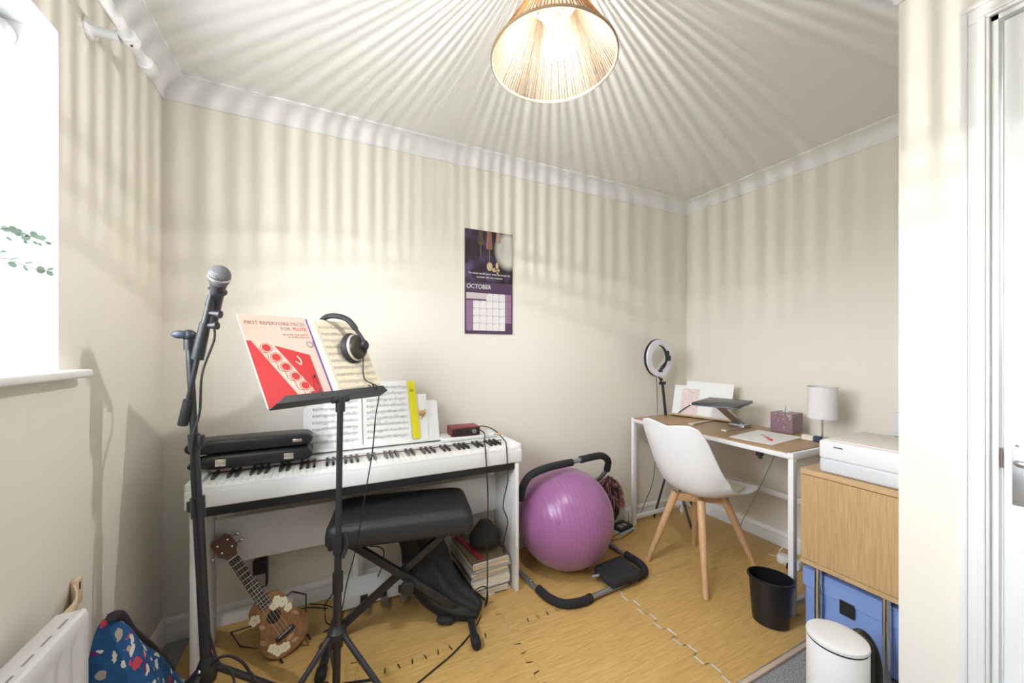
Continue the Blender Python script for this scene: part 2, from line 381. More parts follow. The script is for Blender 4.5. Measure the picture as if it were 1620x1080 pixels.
# ------------------------------------------------------------------ curtain pole, blind, sprigs, radiator, bag
t = thing('curtain_pole', 'white curtain pole with cup bracket high on left wall', 'curtain pole', (XL, .7, 2.1))
M_pole = mat('white_pole', (.84, .85, .88), .35)
PX, PZ = XL + .088, 2.113
obj('rod', MB().cyl((PX, -.2, PZ), (PX, 1.6, PZ), .0135, seg=20), M_pole, t)
for y in (1.485, -.1):
    b = MB(); b.lathe([(.0, 0), (.027, 0), (.029, .003), (.027, .008), (.016, .013), (.012, .03), (.013, .06), (.016, .068)], 24, Matrix.Translation((XL, y, PZ - .005)) @ Matrix.Rotation(math.pi / 2, 4, 'Y'))
    b.tube([(PX, y - .016, PZ), (PX, y + .016, PZ)], .021, 20)
    br = obj('bracket', b, M_pole, t)
    obj('grub_screw', MB().cyl((PX + .005, y, PZ - .023), (PX + .005, y, PZ - .019), .003, seg=8), M_blk, br)
obj('finial', MB().lathe([(.014, 0), (.0205, .001), (.0215, .012), (.019, .016), (.0205, .02), (.0225, .032), (.021, .046), (.0, .05)], 24, Matrix.Translation((PX, 1.585, PZ)) @ Matrix.Rotation(-math.pi / 2, 4, 'X')), M_pole, t)
t = thing('roller_blind', 'white roller blind rolled up at top of window', 'blind', (XL - .10, .72, 1.93))
obj('roller', MB().cyl((XL - .105, WY0 + .02, 1.958), (XL - .105, WY1 - .02, 1.958), .024, seg=24), M_paper, t)
for y in (WY0 + .006, WY1 - .02): obj('end_bracket', MB().cyl((XL - .105, y, 1.958), (XL - .105, y + .014, 1.958), .036, seg=24), M_wplas, t)

M_leaf = mat('eucalyptus_leaf', (.055, .095, .06), .6, var=.3, vscale=40); M_stem = mat('plant_stem', (.07, .05, .06), .7)
t = thing('eucalyptus_vase', 'eucalyptus sprigs reaching across the white window reveal', 'plant', (-.735, 1.2, WZ0))
obj('vase', MB().lathe([(.0, 0), (.03, 0), (.042, .03), (.045, .07), (.03, .12), (.018, .15), (.02, .17), (.016, .17), (.014, .15), (.0, .14)], 24, T(-.735, 1.2, WZ0)), mat('white_ceramic', (.8, .8, .78), .3), t)
def leaf(mb, p, d, n, L, W):
    d = V(d).normalized(); n = V(n); n = (n - d * n.dot(d)).normalized(); s = d.cross(n)
    P = [V(p) + d * (L * (.5 - .5 * math.cos(math.pi * k / 5))) + s * (W * math.sin(math.pi * k / 5)) * sg for sg, ks in ((1, range(6)), (-1, range(4, 0, -1))) for k in ks]
    mb.poly([q + n * .0008 for q in P]); mb.poly([q for q in reversed(P)])
    m = len(P); o = len(mb.v) - 2 * m
    for k in range(m): mb.f.append((o + k, o + m + (m - 1 - k), o + m + (m - 1 - (k + 1) % m), o + (k + 1) % m))
ypl = 1.22
for k, (pts, dense) in enumerate((([(0, 362), (25, 366), (50, 374), (79, 384)], 1), ([(0, 409), (28, 416), (56, 425), (83, 430)], 0))):
    q = [aty(a, b, ypl + .03 * k) for a, b in pts]
    path = spline([V((-.735, 1.2, WZ0 + .16)), V((-.72, 1.21, WZ0 + .26 - .05 * k))] + q, 6)
    st = obj('sprig', MB().tube(path, .0013, 6), M_stem, t)
    lf = MB()
    sp = ([(3, 364, 40, .012, .008), (14, 364, 20, .013, .009), (22, 366, -10, .013, .009), (33, 375, 10, .014, .0085), (42, 372, 150, .012, .007), (47, 371, 20, .012, .007), (54, 375, 10, .011, .006), (63, 377, 30, .010, .006), (72, 383, -20, .009, .004),
           (10, 374, -50, .011, .003), (38, 380, -60, .008, .003), (52, 381, -45, .009, .003), (60, 384, -40, .008, .003)] if dense else
          [(14, 413, -55, .016, .006), (15, 410, 22, .016, .002), (38, 417, 25, .014, .002), (37, 420, -65, .013, .003), (57, 426, 0, .014, .009), (74, 427, 30, .012, .0035), (74, 429, -45, .013, .005), (0, 399, 30, .010, .003)])
    for (a, b, an, L, W) in sp:
        r = math.radians(an); dd = V((math.cos(r), .25, math.sin(r)))
        leaf(lf, aty(a, b, ypl + .03 * k), dd, (random.uniform(-.3, .3), -1, random.uniform(-.2, .4)), L, W)
    obj('leaves', lf, M_leaf, st)

t = thing('radiator', 'white panel radiator below the window', 'radiator', (XL + .07, .72, .12))
M_rad = mat('radiator_enamel', (.80, .80, .81), .35)
ry0, ry1, rz0, rz1, rx = .2, 1.245, .14, .592, XL + .105
prof = []; y = ry0 + .02; r_ = MB()
pts = [(ry0, 0), (ry0 + .015, .0)]
while y < ry1 - .06:
    pts += [(y, .0), (y + .006, -.006), (y + .022, -.006), (y + .028, 0)]; y += .05
pts += [(ry1 - .012, .0), (ry1 - .003, -.004), (ry1, -.014)]
n = len(pts); zz = [rz0, rz0 + .02, rz0 + .035, rz1 - .055, rz1 - .035, rz1 - .012, rz1 - .003, rz1]
vs = []
for z in zz:
    k = 0 if z in zz[:2] + zz[4:] else 1
    dz = {rz0: -.01, rz1 - .012: 0, rz1 - .003: -.004, rz1: -.012}.get(z, 0)
    vs += [(rx + (p[1] if (k or p[0] > ry1 - .02) else 0) + dz, p[0], z) for p in pts]
r_.add(vs, [(i * n + j, i * n + j + 1, (i + 1) * n + j + 1, (i + 1) * n + j) for i in range(len(zz) - 1) for j in range(n - 1)])
r_.box((rx - .02, ry0 + .01, rz0 + .01), (rx - .014, ry1 - .003, rz1 - .003)); r_.box((rx - .06, ry0 + .02, rz0 + .02), (rx - .052, ry1 - .03, rz1 - .02))
fp = obj('front_panel', r_, M_rad, t)
gr = MB(); gr.rbox((rx - .058, ry0 + .005, rz1 - .012), (rx - .010, ry1 - .004, rz1 - .001), .004)
gt = obj('top_grille', gr, M_rad, t)
for k in range(18):
    sl = MB(); sl.box((rx - .026, ry0 + .04 + k * .055, rz1 - .0015), (rx - .021, ry0 + .072 + k * .055, rz1 - .0004))
    obj('slot', sl, mat('slot_grey', (.35, .35, .37), .6), gt)
obj('end_panel', MB().rbox((rx - .056, ry1 - .010, rz0 + .01), (rx - .012, ry1 - .002, rz1 - .006), .003), M_rad, t)
M_beige = mat('beige_plastic', (.72, .56, .38), .5)
t = thing('wall_holder', 'beige curved plastic holder on the wall behind the radiator end', 'holder', (XL, 1.38, .45))
bk = MB(); bk.grid(lambda u, v: (XL + .004 + .026 * math.sin(math.pi * u), 1.30 + .10 * u, .475 + .065 * v + .045 * v * u), 10, 4)
o = obj('curved_shell', bk, M_beige, t); o.modifiers.new('s', 'SOLIDIFY').thickness = .004
o = obj('hook', MB().rbox((XL + .002, 1.397, .52), (XL + .016, 1.428, .592), .006, 3), M_beige, t); obj('hook_slot', MB().box((XL + .0155, 1.406, .562), (XL + .0165, 1.413, .582)), M_ink, o)
obj('knob', MB().sphere((XL + .012, 1.262, .522), .012, 8, 12), M_beige, t)

# floral bag leaning by the radiator
def mat_floral():
    m = bpy.data.materials.new('floral_cotton'); m.use_nodes = True; N = m.node_tree.nodes; L = m.node_tree.links; b = N['Principled BSDF']; b.inputs['Roughness'].default_value = .8
    tc = N.new('ShaderNodeTexCoord'); wp = N.new('ShaderNodeTexNoise'); wp.inputs['Scale'].default_value = 30; L.new(tc.outputs['Object'], wp.inputs['Vector'])
    mx = N.new('ShaderNodeMix'); mx.data_type = 'RGBA'; mx.blend_type = 'LINEAR_LIGHT'; mx.inputs[0].default_value = .018; L.new(tc.outputs['Object'], mx.inputs[6]); L.new(wp.outputs['Color'], mx.inputs[7])
    vo = N.new('ShaderNodeTexVoronoi'); vo.inputs['Scale'].default_value = 42; L.new(mx.outputs[2], vo.inputs['Vector'])
    sp = N.new('ShaderNodeSeparateColor'); L.new(vo.outputs['Color'], sp.inputs[0])
    pal = N.new('ShaderNodeValToRGB'); pal.color_ramp.interpolation = 'CONSTANT'; e = pal.color_ramp.elements
    e[0].position = 0; e[0].color = (.75, .73, .68, 1); e[1].position = .2; e[1].color = (.42, .36, .32, 1)
    for p, c in ((.34, (.62, .06, .10)), (.44, (.012, .07, .22)), (.62, (.16, .02, .14)), (.7, (.012, .10, .28))): q = e.new(p); q.color = c + (1,)
    L.new(sp.outputs[0], pal.inputs[0])
    lt = N.new('ShaderNodeMath'); lt.operation = 'LESS_THAN'; lt.inputs[1].default_value = .52; L.new(vo.outputs['Distance'], lt.inputs[0])
    m2 = N.new('ShaderNodeMix'); m2.data_type = 'RGBA'; m2.inputs[6].default_value = (.012, .085, .25, 1); L.new(lt.outputs[0], m2.inputs[0]); L.new(pal.outputs[0], m2.inputs[7])
    L.new(m2.outputs[2], b.inputs['Base Color']); return m
t = thing('floral_bag', 'blue floral fabric bag with dark trim slumped beside radiator', 'bag', (-.52, 1.45, 0))
ridge = [(1.255, .545), (1.30, .52), (1.36, .44), (1.42, .375), (1.50, .29), (1.58, .20), (1.64, .12), (1.70, .03)]
def bagf(u, v):
    k = u * (len(ridge) - 1); i = min(int(k), len(ridge) - 2); f_ = k - i
    y = ridge[i][0] * (1 - f_) + ridge[i + 1][0] * f_; h = ridge[i][1] * (1 - f_) + ridge[i + 1][1] * f_
    a = math.pi * v; wd = (.028 + .05 * (1 - math.sin(a)) + .035 * math.sin(math.pi * min(1, u * 1.3))) * (1 if u < .97 else .5)
    nz = .008 * noise.noise(V((y * 14, v * 6, 3)))
    return V((-.488 + math.cos(a) * wd + nz, y - .03 * math.cos(a) * 0, .002 + (h) * max(0, math.sin(a)) ** .55 + nz))
b = MB(); b.grid(bagf, 28, 20)
b.f.append(tuple(range(21))); b.f.append(tuple(28 * 21 + k for k in range(20, -1, -1)))
body = obj('bag_body', b, mat_floral(), t, ang=80)
tr = [V((-.474, y, h + .004)) for y, h in ridge[:-1]]
obj('trim', MB().tube(spline(tr, 5), .011, 8), mat('dark_trim', (.03, .022, .03), .7), t)
obj('strap', MB().tube(spline([V((-.50, 1.30, .50)), V((-.47, 1.40, .37)), V((-.455, 1.5, .26)), V((-.448, 1.60, .12)), V((-.45, 1.64, .05)), V((-.452, 1.66, .02))], 6), .008, 6, flat=.5), mat('dark_trim', (.03, .022, .03), .7), t)

# ------------------------------------------------------------------ pendant lamp
LX, LY, LZ = .525, .830, 1.945           # centre of the shade's lower rim
t = thing('pendant_lamp', 'string-wound conical pendant lamp with lit clear bulb on ceiling', 'lamp', (LX, LY, HC))
R0, R1, HS, NS = .16, .062, .158, 116
M_str = bpy.data.materials.new('paper_string'); M_str.use_nodes = True
_n = M_str.node_tree.nodes; _l = M_str.node_tree.links; _b = _n['Principled BSDF']; _b.inputs['Base Color'].default_value = (.20, .135, .078, 1); _b.inputs['Roughness'].default_value = .8
_tr = _n.new('ShaderNodeBsdfTranslucent'); _tr.inputs[0].default_value = (.34, .23, .13, 1); _mx = _n.new('ShaderNodeMixShader'); _mx.inputs[0].default_value = .62
_l.new(_b.outputs[0], _mx.inputs[1]); _l.new(_tr.outputs[0], _mx.inputs[2]); _l.new(_mx.outputs[0], _n['Material Output'].inputs[0])
sh = MB(); rnd = random.Random(3)
for k in range(NS):
    a = 2 * math.pi * (k + rnd.uniform(-.12, .12)) / NS; ca, sa = math.cos(a), math.sin(a)
    sh.tube([(LX + R0 * ca, LY + R0 * sa, LZ), (LX + R1 * ca, LY + R1 * sa, LZ + HS)], [.0021, .0015], 6)
so = obj('string_cover', sh, M_str, t); so['kind'] = 'stuff'
M_rim = mat('rim_cord', (.42, .29, .17), .8)
for r, z in ((R0, LZ), (R1, LZ + HS)):
    obj('rim', MB().tube([(LX + r * math.cos(2 * math.pi * k / 64), LY + r * math.sin(2 * math.pi * k / 64), z) for k in range(64)], .0036, 8, True), M_rim, t)
sp_ = MB()
for k in range(3):
    a = 2 * math.pi * k / 3 + .6; sp_.tube([(LX + .02 * math.cos(a), LY + .02 * math.sin(a), LZ + .118), (LX + R1 * math.cos(a), LY + R1 * math.sin(a), LZ + HS)], .0016, 6)
sp_.tube([(LX + .02 * math.cos(2 * math.pi * k / 24), LY + .02 * math.sin(2 * math.pi * k / 24), LZ + .118) for k in range(24)], .0022, 6, True)
obj('shade_carrier', sp_, M_wplas, t)
obj('lamp_holder', MB().lathe([(.0, .175), (.008, .175), (.016, .16), (.019, .125), (.030, .122), (.030, .112), (.0205, .110), (.0205, .096), (.0, .096)], 28, T(LX, LY, LZ)), mat('holder_white', (.8, .78, .72), .4), t)
obj('flex', MB().cyl((LX, LY, LZ + .17), (LX, LY, HC - .02), .003, seg=8), M_wplas, t)
obj('ceiling_rose', MB().lathe([(.0, -.028), (.012, -.028), (.034, -.018), (.04, 0), (.0, 0)], 28, T(LX, LY, HC)), M_wplas, t)
bg_ = bpy.data.materials.new('bulb_glass'); bg_.use_nodes = True
_n = bg_.node_tree.nodes; _l = bg_.node_tree.links; _n.remove(_n['Principled BSDF'])
_t = _n.new('ShaderNodeBsdfTransparent'); _g = _n.new('ShaderNodeBsdfGlossy'); _g.inputs['Roughness'].default_value = .05
_e = _n.new('ShaderNodeEmission'); _e.inputs[0].default_value = (1, .97, .92, 1); _e.inputs[1].default_value = .35; _ad = _n.new('ShaderNodeAddShader'); _m = _n.new('ShaderNodeMixShader')
_lw = _n.new('ShaderNodeFresnel'); _lw.inputs[0].default_value = 1.3; _l.new(_lw.outputs[0], _m.inputs[0])
_l.new(_t.outputs[0], _m.inputs[1]); _l.new(_g.outputs[0], _m.inputs[2]); _l.new(_m.outputs[0], _ad.inputs[0]); _l.new(_e.outputs[0], _ad.inputs[1]); _l.new(_ad.outputs[0], _n['Material Output'].inputs[0])
bu = obj('bulb', MB().lathe([(.0, .004), (.010, .006), (.020, .013), (.0265, .026), (.0285, .040), (.0265, .056), (.020, .072), (.0145, .084), (.0135, .097)], 28, T(LX, LY, LZ)), bg_, t)
obj('cap', MB().lathe([(.0137, .084), (.0139, .1)], 24, T(LX, LY, LZ)), mat('bulb_cap', (.7, .68, .6), .4), bu)
fl = MB()
for k in range(4):
    a = math.pi / 2 * k; fl.cyl((LX + .0065 * math.cos(a), LY + .0065 * math.sin(a), LZ + .020), (LX + .0055 * math.cos(a), LY + .0055 * math.sin(a), LZ + .068), .0014, seg=6)
fl.cyl((LX, LY, LZ + .066), (LX, LY, LZ + .096), .0055, .007, seg=10)
obj('filament', fl, mat('filament', (1, .9, .7), .5, emit=(1, .965, .91), estr=60), bu)
for k in range(3):                        # the upright glowing filament as a short column of points
    pl_ = bpy.data.lights.new('bulb_light', 'POINT'); pl_.energy = BULB_W / 3; pl_.shadow_soft_size = .0022; pl_.color = (1, .98, .95)
    plo = bpy.data.objects.new('bulb_light', pl_); C.objects.link(plo); plo.location = (LX, LY, LZ + .024 + .020 * k)

# ------------------------------------------------------------------ calendar on the back wall
t = thing('wall_calendar', 'purple October wall calendar with photo of hanging bells on back wall', 'calendar', (.84, D, 1.29))
cx0, cx1, cz0, czm, cz1 = .690, .987, 1.291, 1.586, 1.882
Mc = frame(V((cx0, D - .004, cz0)), V((1, 0, 0)), V((0, 0, 1)), V((0, -1, 0)))     # local x right, y up, z out
W_, Hh = cx1 - cx0, czm - cz0
M_pur = mat('calendar_purple', (.085, .042, .10), .45); M_lil = mat('calendar_lilac', (.30, .17, .28), .5); M_cell = mat('calendar_cell', (.78, .75, .76), .5); M_line = mat('calendar_line', (.28, .25, .28), .6)
pg = obj('date_page', MB().prism([(0, 0), (W_, 0), (W_, Hh), (0, Hh)], 0, .0025, Mc), M_pur, t)
cw = (W_ - .016) / 7; ch = .043
def cell(c, r): x = .008 + c * cw; y = Hh - .062 - (r + 1) * ch; return x, y
for r in range(5):
    for c in range(7):
        x, y = cell(c, r)
        if (r == 0 and c < 3) or (r == 4 and c == 6): continue
        obj('weekend_cell' if c in (0, 6) else 'date_cell', MB().rect(x + .0007, y + .0007, x + cw - .0007, y + ch - .0007, .0029, Mc), M_lil if c in (0, 6) else M_cell, pg)
x, y = cell(0, 0); nt_ = MB(); nt_.rect(x, y + .008, x + 3 * cw, y + ch, .0029, Mc)
obj('note_cell', nt_, mat('calendar_note', (.62, .53, .58), .5), pg)
text('OCTOBER', .036, Mc @ Matrix.Translation((.010, Hh - .038, .0028)), M_paper, pg, 'month_lettering', sx=.9)
dn = MB()
for r in range(5):
    for c in range(7):
        if (r == 0 and c < 3) or (r == 4 and c == 6): continue
        x, y = cell(c, r); dn.rect(x + .003, y + ch - .0075, x + .010, y + ch - .004, .0032, Mc)
obj('date_number', dn, M_line, pg)['kind'] = 'stuff'
Mp = frame(V((cx0, D - .005, czm + .001)), V((1, 0, 0)), V((0, .0, 1)), V((0, -1, 0)))
def mat_calphoto():
    m = bpy.data.materials.new('calendar_photo'); m.use_nodes = True; N = m.node_tree.nodes; L = m.node_tree.links; b = N['Principled BSDF']; b.inputs['Roughness'].default_value = .4
    tc = N.new('ShaderNodeTexCoord'); n = N.new('ShaderNodeTexNoise'); n.inputs['Scale'].default_value = 11; n.inputs['Detail'].default_value = 1.5; L.new(tc.outputs['Object'], n.inputs['Vector'])
    r = N.new('ShaderNodeValToRGB'); e = r.color_ramp.elements; e[0].position = .36; e[0].color = (.022, .014, .018, 1); e[1].position = .72; e[1].color = (.12, .09, .22, 1); q = e.new(.54); q.color = (.035, .02, .04, 1)
    L.new(n.outputs['Fac'], r.inputs[0])
    # pale out-of-focus patch at upper right
    mp = N.new('ShaderNodeMapping'); mp.inputs['Location'].default_value = (-.117 * 9.5, 0, -.49 * 7.2); mp.inputs['Scale'].default_value = (9.5, 0, 7.2); L.new(tc.outputs['Object'], mp.inputs[0])
    gr_ = N.new('ShaderNodeTexGradient'); gr_.gradient_type = 'SPHERICAL'; L.new(mp.outputs[0], gr_.inputs[0])
    rr = N.new('ShaderNodeValToRGB'); rr.color_ramp.elements[0].position = .12; rr.color_ramp.elements[1].position = .42; L.new(gr_.outputs['Fac'], rr.inputs[0])
    mx = N.new('ShaderNodeMix'); mx.data_type = 'RGBA'; mx.inputs[7].default_value = (.62, .62, .57, 1); L.new(rr.outputs[0], mx.inputs[0]); L.new(r.outputs[0], mx.inputs[6]); L.new(mx.outputs[2], b.inputs['Base Color']); return m
Hp = cz1 - czm - .001
pp = obj('photo_page', MB().prism([(0, 0), (W_, 0), (W_, Hp), (0, Hp)], 0, .0025, Mp), mat_calphoto(), t)
def bell(cx, top, bot, w0, w1, col, cord, shell=True):
    bb = MB(); bb.poly([(cx - w0, top, .0029), (cx - w1 * .85, bot + .02, .0029), (cx - w1, bot, .0029), (cx - w1 * .5, bot - .005, .0029), (cx + w1 * .5, bot - .005, .0029), (cx + w1, bot, .0029), (cx + w1 * .85, bot + .02, .0029), (cx + w0, top, .0029)], Mp)
    bb.f = [tuple(reversed(f)) for f in bb.f]
    obj('bell_print', bb, mat('bell_%s' % col[0], col[1], .5), pp)
    cc = MB(); cc.rect(cx - .001, cord, cx + .001, bot - .005, .0031, Mp); obj('cord_print', cc, mat('cord_print', (.6, .5, .36), .6), pp)
bell(.095, Hp - .002, .215, .010, .017, ('dark', (.14, .09, .05)), .14); bell(.148, Hp - .002, .195, .014, .022, ('copper', (.30, .15, .10)), .12); bell(.205, Hp - .001, .238, .010, .016, ('pale', (.42, .27, .20)), .12)
tas = MB()
for cx, cy, rx_, ry_ in ((.150, .092, .018, .026), (.178, .075, .013, .012), (.196, .098, .009, .022), (.198, .075, .015, .012), (.200, .062, .006, .012)):
    tas.poly([(cx + rx_ * math.cos(2 * math.pi * k / 12), cy + ry_ * math.sin(2 * math.pi * k / 12), .003) for k in range(12)], Mp)
obj('tassel_print', tas, mat('tassel', (.62, .46, .28), .6), pp)
text('The whole world opens when we accept the', .0165, Mp @ Matrix.Translation((W_ / 2, .043, .003)), M_paper, pp, 'quote_lettering', 'CENTER', .35, sx=.88)
text('moment, this very moment', .0165, Mp @ Matrix.Translation((W_ / 2, .023, .003)), M_paper, pp, 'quote_lettering', 'CENTER', .35, sx=.88)

# ------------------------------------------------------------------ digital piano
PX0, PX1, PY0, PY1 = -.442, .860, 1.647, 1.955
t = piano = thing('digital_piano', 'white slim digital piano on white stand against back wall', 'piano', (.209, 1.8, 0))
M_pw = mat('piano_white', (.80, .80, .81), .38)
b = MB(); b.rbox((PX0, PY0, .648), (PX1, PY1, .712), .006, 3)
b.rbox((PX0, PY0 + .004, .70), (PX0 + .038, PY1, .738), .006, 3); b.rbox((PX1 - .038, PY0 + .004, .70), (PX1, PY1, .738), .006, 3)
b.rbox((PX0 + .02, 1.808, .70), (PX1 - .02, PY1, .742), .005, 3)
body = obj('body', b, M_pw, t)
obj('key_slip', MB().rbox((PX0 + .036, PY0 + .001, .70), (PX1 - .036, PY0 + .012, .722), .003), M_pw, body)
obj('underside', MB().rbox((PX0 + .012, PY0 + .02, .610), (PX1 - .012, PY1 - .02, .648), .004), M_blk, t)
K0 = PX0 + .0395; KW = (PX1 - PX0 - .079) / 52
M_wk = mat('white_key', (.84, .84, .82), .28); M_bk = mat('black_key', (.016, .016, .018), .3)
kb = MB(); kb.rbox((-KW / 2 + .0005, 0, -.018), (KW / 2 - .0005, .148, 0), .0012, 2)
bkm = MB(); zt = .0115
bkm.add([(-.0052, 0, 0), (.0052, 0, 0), (.0052, .096, 0), (-.0052, .096, 0), (-.0042, .009, zt), (.0042, .009, zt), (.0042, .096, zt), (-.0042, .096, zt)], [(3, 2, 1, 0), (4, 5, 6, 7), (0, 1, 5, 4), (1, 2, 6, 5), (2, 3, 7, 6), (3, 0, 4, 7)])
wk0 = bk0 = None
for i in range(52):
    loc = V((K0 + KW * (i + .5), PY0 + .0125, .7255)) - OFF[t.name]
    if wk0 is None: wk0 = obj('white_key', kb, M_wk, t); wk0.data.transform(Matrix.Translation(OFF[t.name])); k = wk0
    else: k = wk0.copy(); C.objects.link(k)
    k.location = loc
    if (i % 7) in (0, 2, 3, 5, 6) and i < 51 or False:
        l2 = V((K0 + KW * (i + 1), PY0 + .066, .7258)) - OFF[t.name]
        if bk0 is None: bk0 = obj('black_key', bkm, M_bk, t); bk0.data.transform(Matrix.Translation(OFF[t.name])); q = bk0
        else: q = bk0.copy(); C.objects.link(q)
        q.location = l2
obj('key_felt', MB().box((K0, 1.806, .722), (K0 + 52 * KW, 1.8082, .7285)), mat('red_felt', (.16, .03, .03), .9), t)
for x0 in (PX0 + .014, PX1 - .032): 
    p = MB(); p.rbox((x0, PY0 + .006, ZM + .001), (x0 + .018, PY1 - .03, .648), .003); obj('stand_side_panel', p, M_wlam, t)
obj('stand_back_panel', MB().rbox((PX0 + .032, 1.895, .325), (PX1 - .032, 1.912, .512), .003), M_wlam, t)
# pedal unit
pd = MB(); px0, px1 = .055, .415
pd.add([(px0, 1.865, ZM + .012), (px1, 1.865, ZM + .012), (px1, 1.955, ZM + .001), (px0, 1.955, ZM + .001), (px0, 1.868, .075), (px1, 1.868, .075), (px1, 1.94, .118), (px0, 1.94, .118)], [(3, 2, 1, 0), (4, 5, 6, 7), (0, 1, 5, 4), (1, 2, 6, 5), (2, 3, 7, 6), (3, 0, 4, 7)])
pu = obj('pedal_unit', pd, M_wlam, t)
for x in (.118, .352): obj('pedal_post', MB().rbox((x - .012, 1.935, .09), (x + .012, 1.952, .60), .003), M_wlam, t)
for x in (.15, .235, .32):
    pe = MB(); pe.prism([(-.0125, 0), (.0125, 0), (.0125, -.02), (.019, -.06), (.016, -.078), (.008, -.085), (-.008, -.085), (-.016, -.078), (-.019, -.06), (-.0125, -.02)], -.004, .004, Matrix.Translation((x, 1.87, .048)) @ Matrix.Rotation(.18, 4, 'X'))
    obj('pedal', pe, M_chrome, pu); obj('pedal_slot', MB().box((x - .016, 1.8625, .035), (x + .016, 1.868, .068)), M_blk, pu)
# music rest
lean = math.radians(16); Mr = frame(V((-.098, 1.878, .744)), V((1, 0, 0)), V((0, math.sin(lean), math.cos(lean))), V((0, -math.cos(lean), math.sin(lean))))
def rrect(x0, y0, x1, y1, r, n=5):
    out = []
    for cx, cy, a0 in ((x1 - r, y0 + r, -90), (x1 - r, y1 - r, 0), (x0 + r, y1 - r, 90), (x0 + r, y0 + r, 180)):
        for k in range(n + 1): a = math.radians(a0 + 90 * k / n); out.append((cx + r * math.cos(a), cy + r * math.sin(a)))
    return out
rs = MB(); rs.prism(rrect(0, 0, .608, .205, .014), -.012, -.004, Mr); rs.rbox((-.004, -.002, -.012), (.612, .012, .03), .003, 2, Mr)
obj('music_rest', rs, M_wplas, t)
Mb_ = Mr @ Matrix.Translation((0, .012, 0))
def staves(mb, x0, y0, x1, y1, rows, M, z, seed, lw=.0005, gap=.0022):
    r = random.Random(seed); dy = (y1 - y0) / rows
    for k in range(rows):
        yb = y0 + dy * k + dy * .25
        for l in range(5): mb.rect(x0, yb + l * gap, x1, yb + l * gap + lw, z, M)
        x = x0 + .014; mb.rect(x0 + .002, yb - .001, x0 + .0045, yb + gap * 4.5, z, M)
        while x < x1 - .012:
            g = r.choice((1, 2, 3, 4, 4)); h = r.uniform(0, 4) * gap; up = r.choice((1, -1)); xs = []
            for q in range(g):
                hh = yb + h + r.uniform(-1, 1) * gap; xs.append((x, hh))
                mb.poly([(x + .0016 * math.cos(a * math.pi / 3), hh + .0012 * math.sin(a * math.pi / 3), z) for a in range(6)], M)
                mb.rect(x + .001 * up - .0002, min(hh, hh + up * .008), x + .001 * up + .0003, max(hh, hh + up * .008), z, M); x += r.uniform(.005, .007)
            if g > 1: mb.poly([(xs[0][0] + .001 * up, xs[0][1] + up * .0075, z), (xs[-1][0] + .001 * up, xs[-1][1] + up * .0075, z), (xs[-1][0] + .001 * up, xs[-1][1] + up * .0088, z), (xs[0][0] + .001 * up, xs[0][1] + up * .0088, z)], M)
            x += r.uniform(.004, .012)
sb = thing('open_score', 'open white piano score propped on piano music rest', 'sheet music', (.16, 1.88, .757))
for nm, x0, x1, sd in (('left_page', .018, .243, 1), ('right_page', .247, .472, 2)):
    p = MB(); cxm = .245
    p.grid(lambda u, v: Mb_ @ V((x0 + (x1 - x0) * u, .298 * v, .0055 - .004 * abs(x0 + (x1 - x0) * u - cxm) / .225)), 6, 1); p.grid(lambda u, v: Mb_ @ V((x1 - (x1 - x0) * u, .298 * v, -.002)), 6, 1)
    p.f += [(0, 14, 15, 1)]
    pg = obj(nm, p, M_paper, sb)
    s_ = MB(); staves(s_, x0 + .018, .018, x1 - .018, .285, 9, Mb_, .0062, sd); obj('printed_staves', s_, M_ink2, pg)
yb = thing('yellow_ruler', 'bright yellow strip standing beside the open score on music rest', 'ruler', (.40, 1.9, .757))
My = Mb_ @ Matrix.Translation((.474, .004, .008)) @ Matrix.Rotation(.055, 4, 'Z')
obj('strip', MB().prism([(0, 0), (.036, 0), (.036, .29), (0, .29)], 0, .003, My), mat('yellow_plastic', (.78, .70, .02), .18), yb)
nk = MB()
for k in range(3): nk.tube([My @ V((.006 + .008 * k, .232, .0034)), My @ V((.010 + .008 * k, .250, .0034)), My @ V((.013 + .008 * k, .234, .0034))], .0009, 5)
obj('ink_scrawl', nk, M_ink, yb)
tag(obj('white_card', MB().prism([(.49, 0), (.552, 0), (.552, .225), (.49, .225)], .0005, .002, Mb_), M_paper), 'plain white card behind yellow strip on piano music rest', 'card')
gc = MB(); gc.lathe([(.0, 0), (.012, .002), (.016, .012), (.008, .03), (.0, .034)], 10, Mb_ @ Matrix.Translation((.512, .13, .004)) @ Matrix.Rotation(1.2, 4, 'Y')); gc.tube([Mb_ @ V((.54, .145, .012)), Mb_ @ V((.535, .12, .01)), Mb_ @ V((.52, .10, .008))], .003, 6)
tag(obj('paper_clip', gc, mat('gold_brown', (.55, .36, .15), .45)), 'small gold-brown clip by the yellow strip on music rest', 'clip')

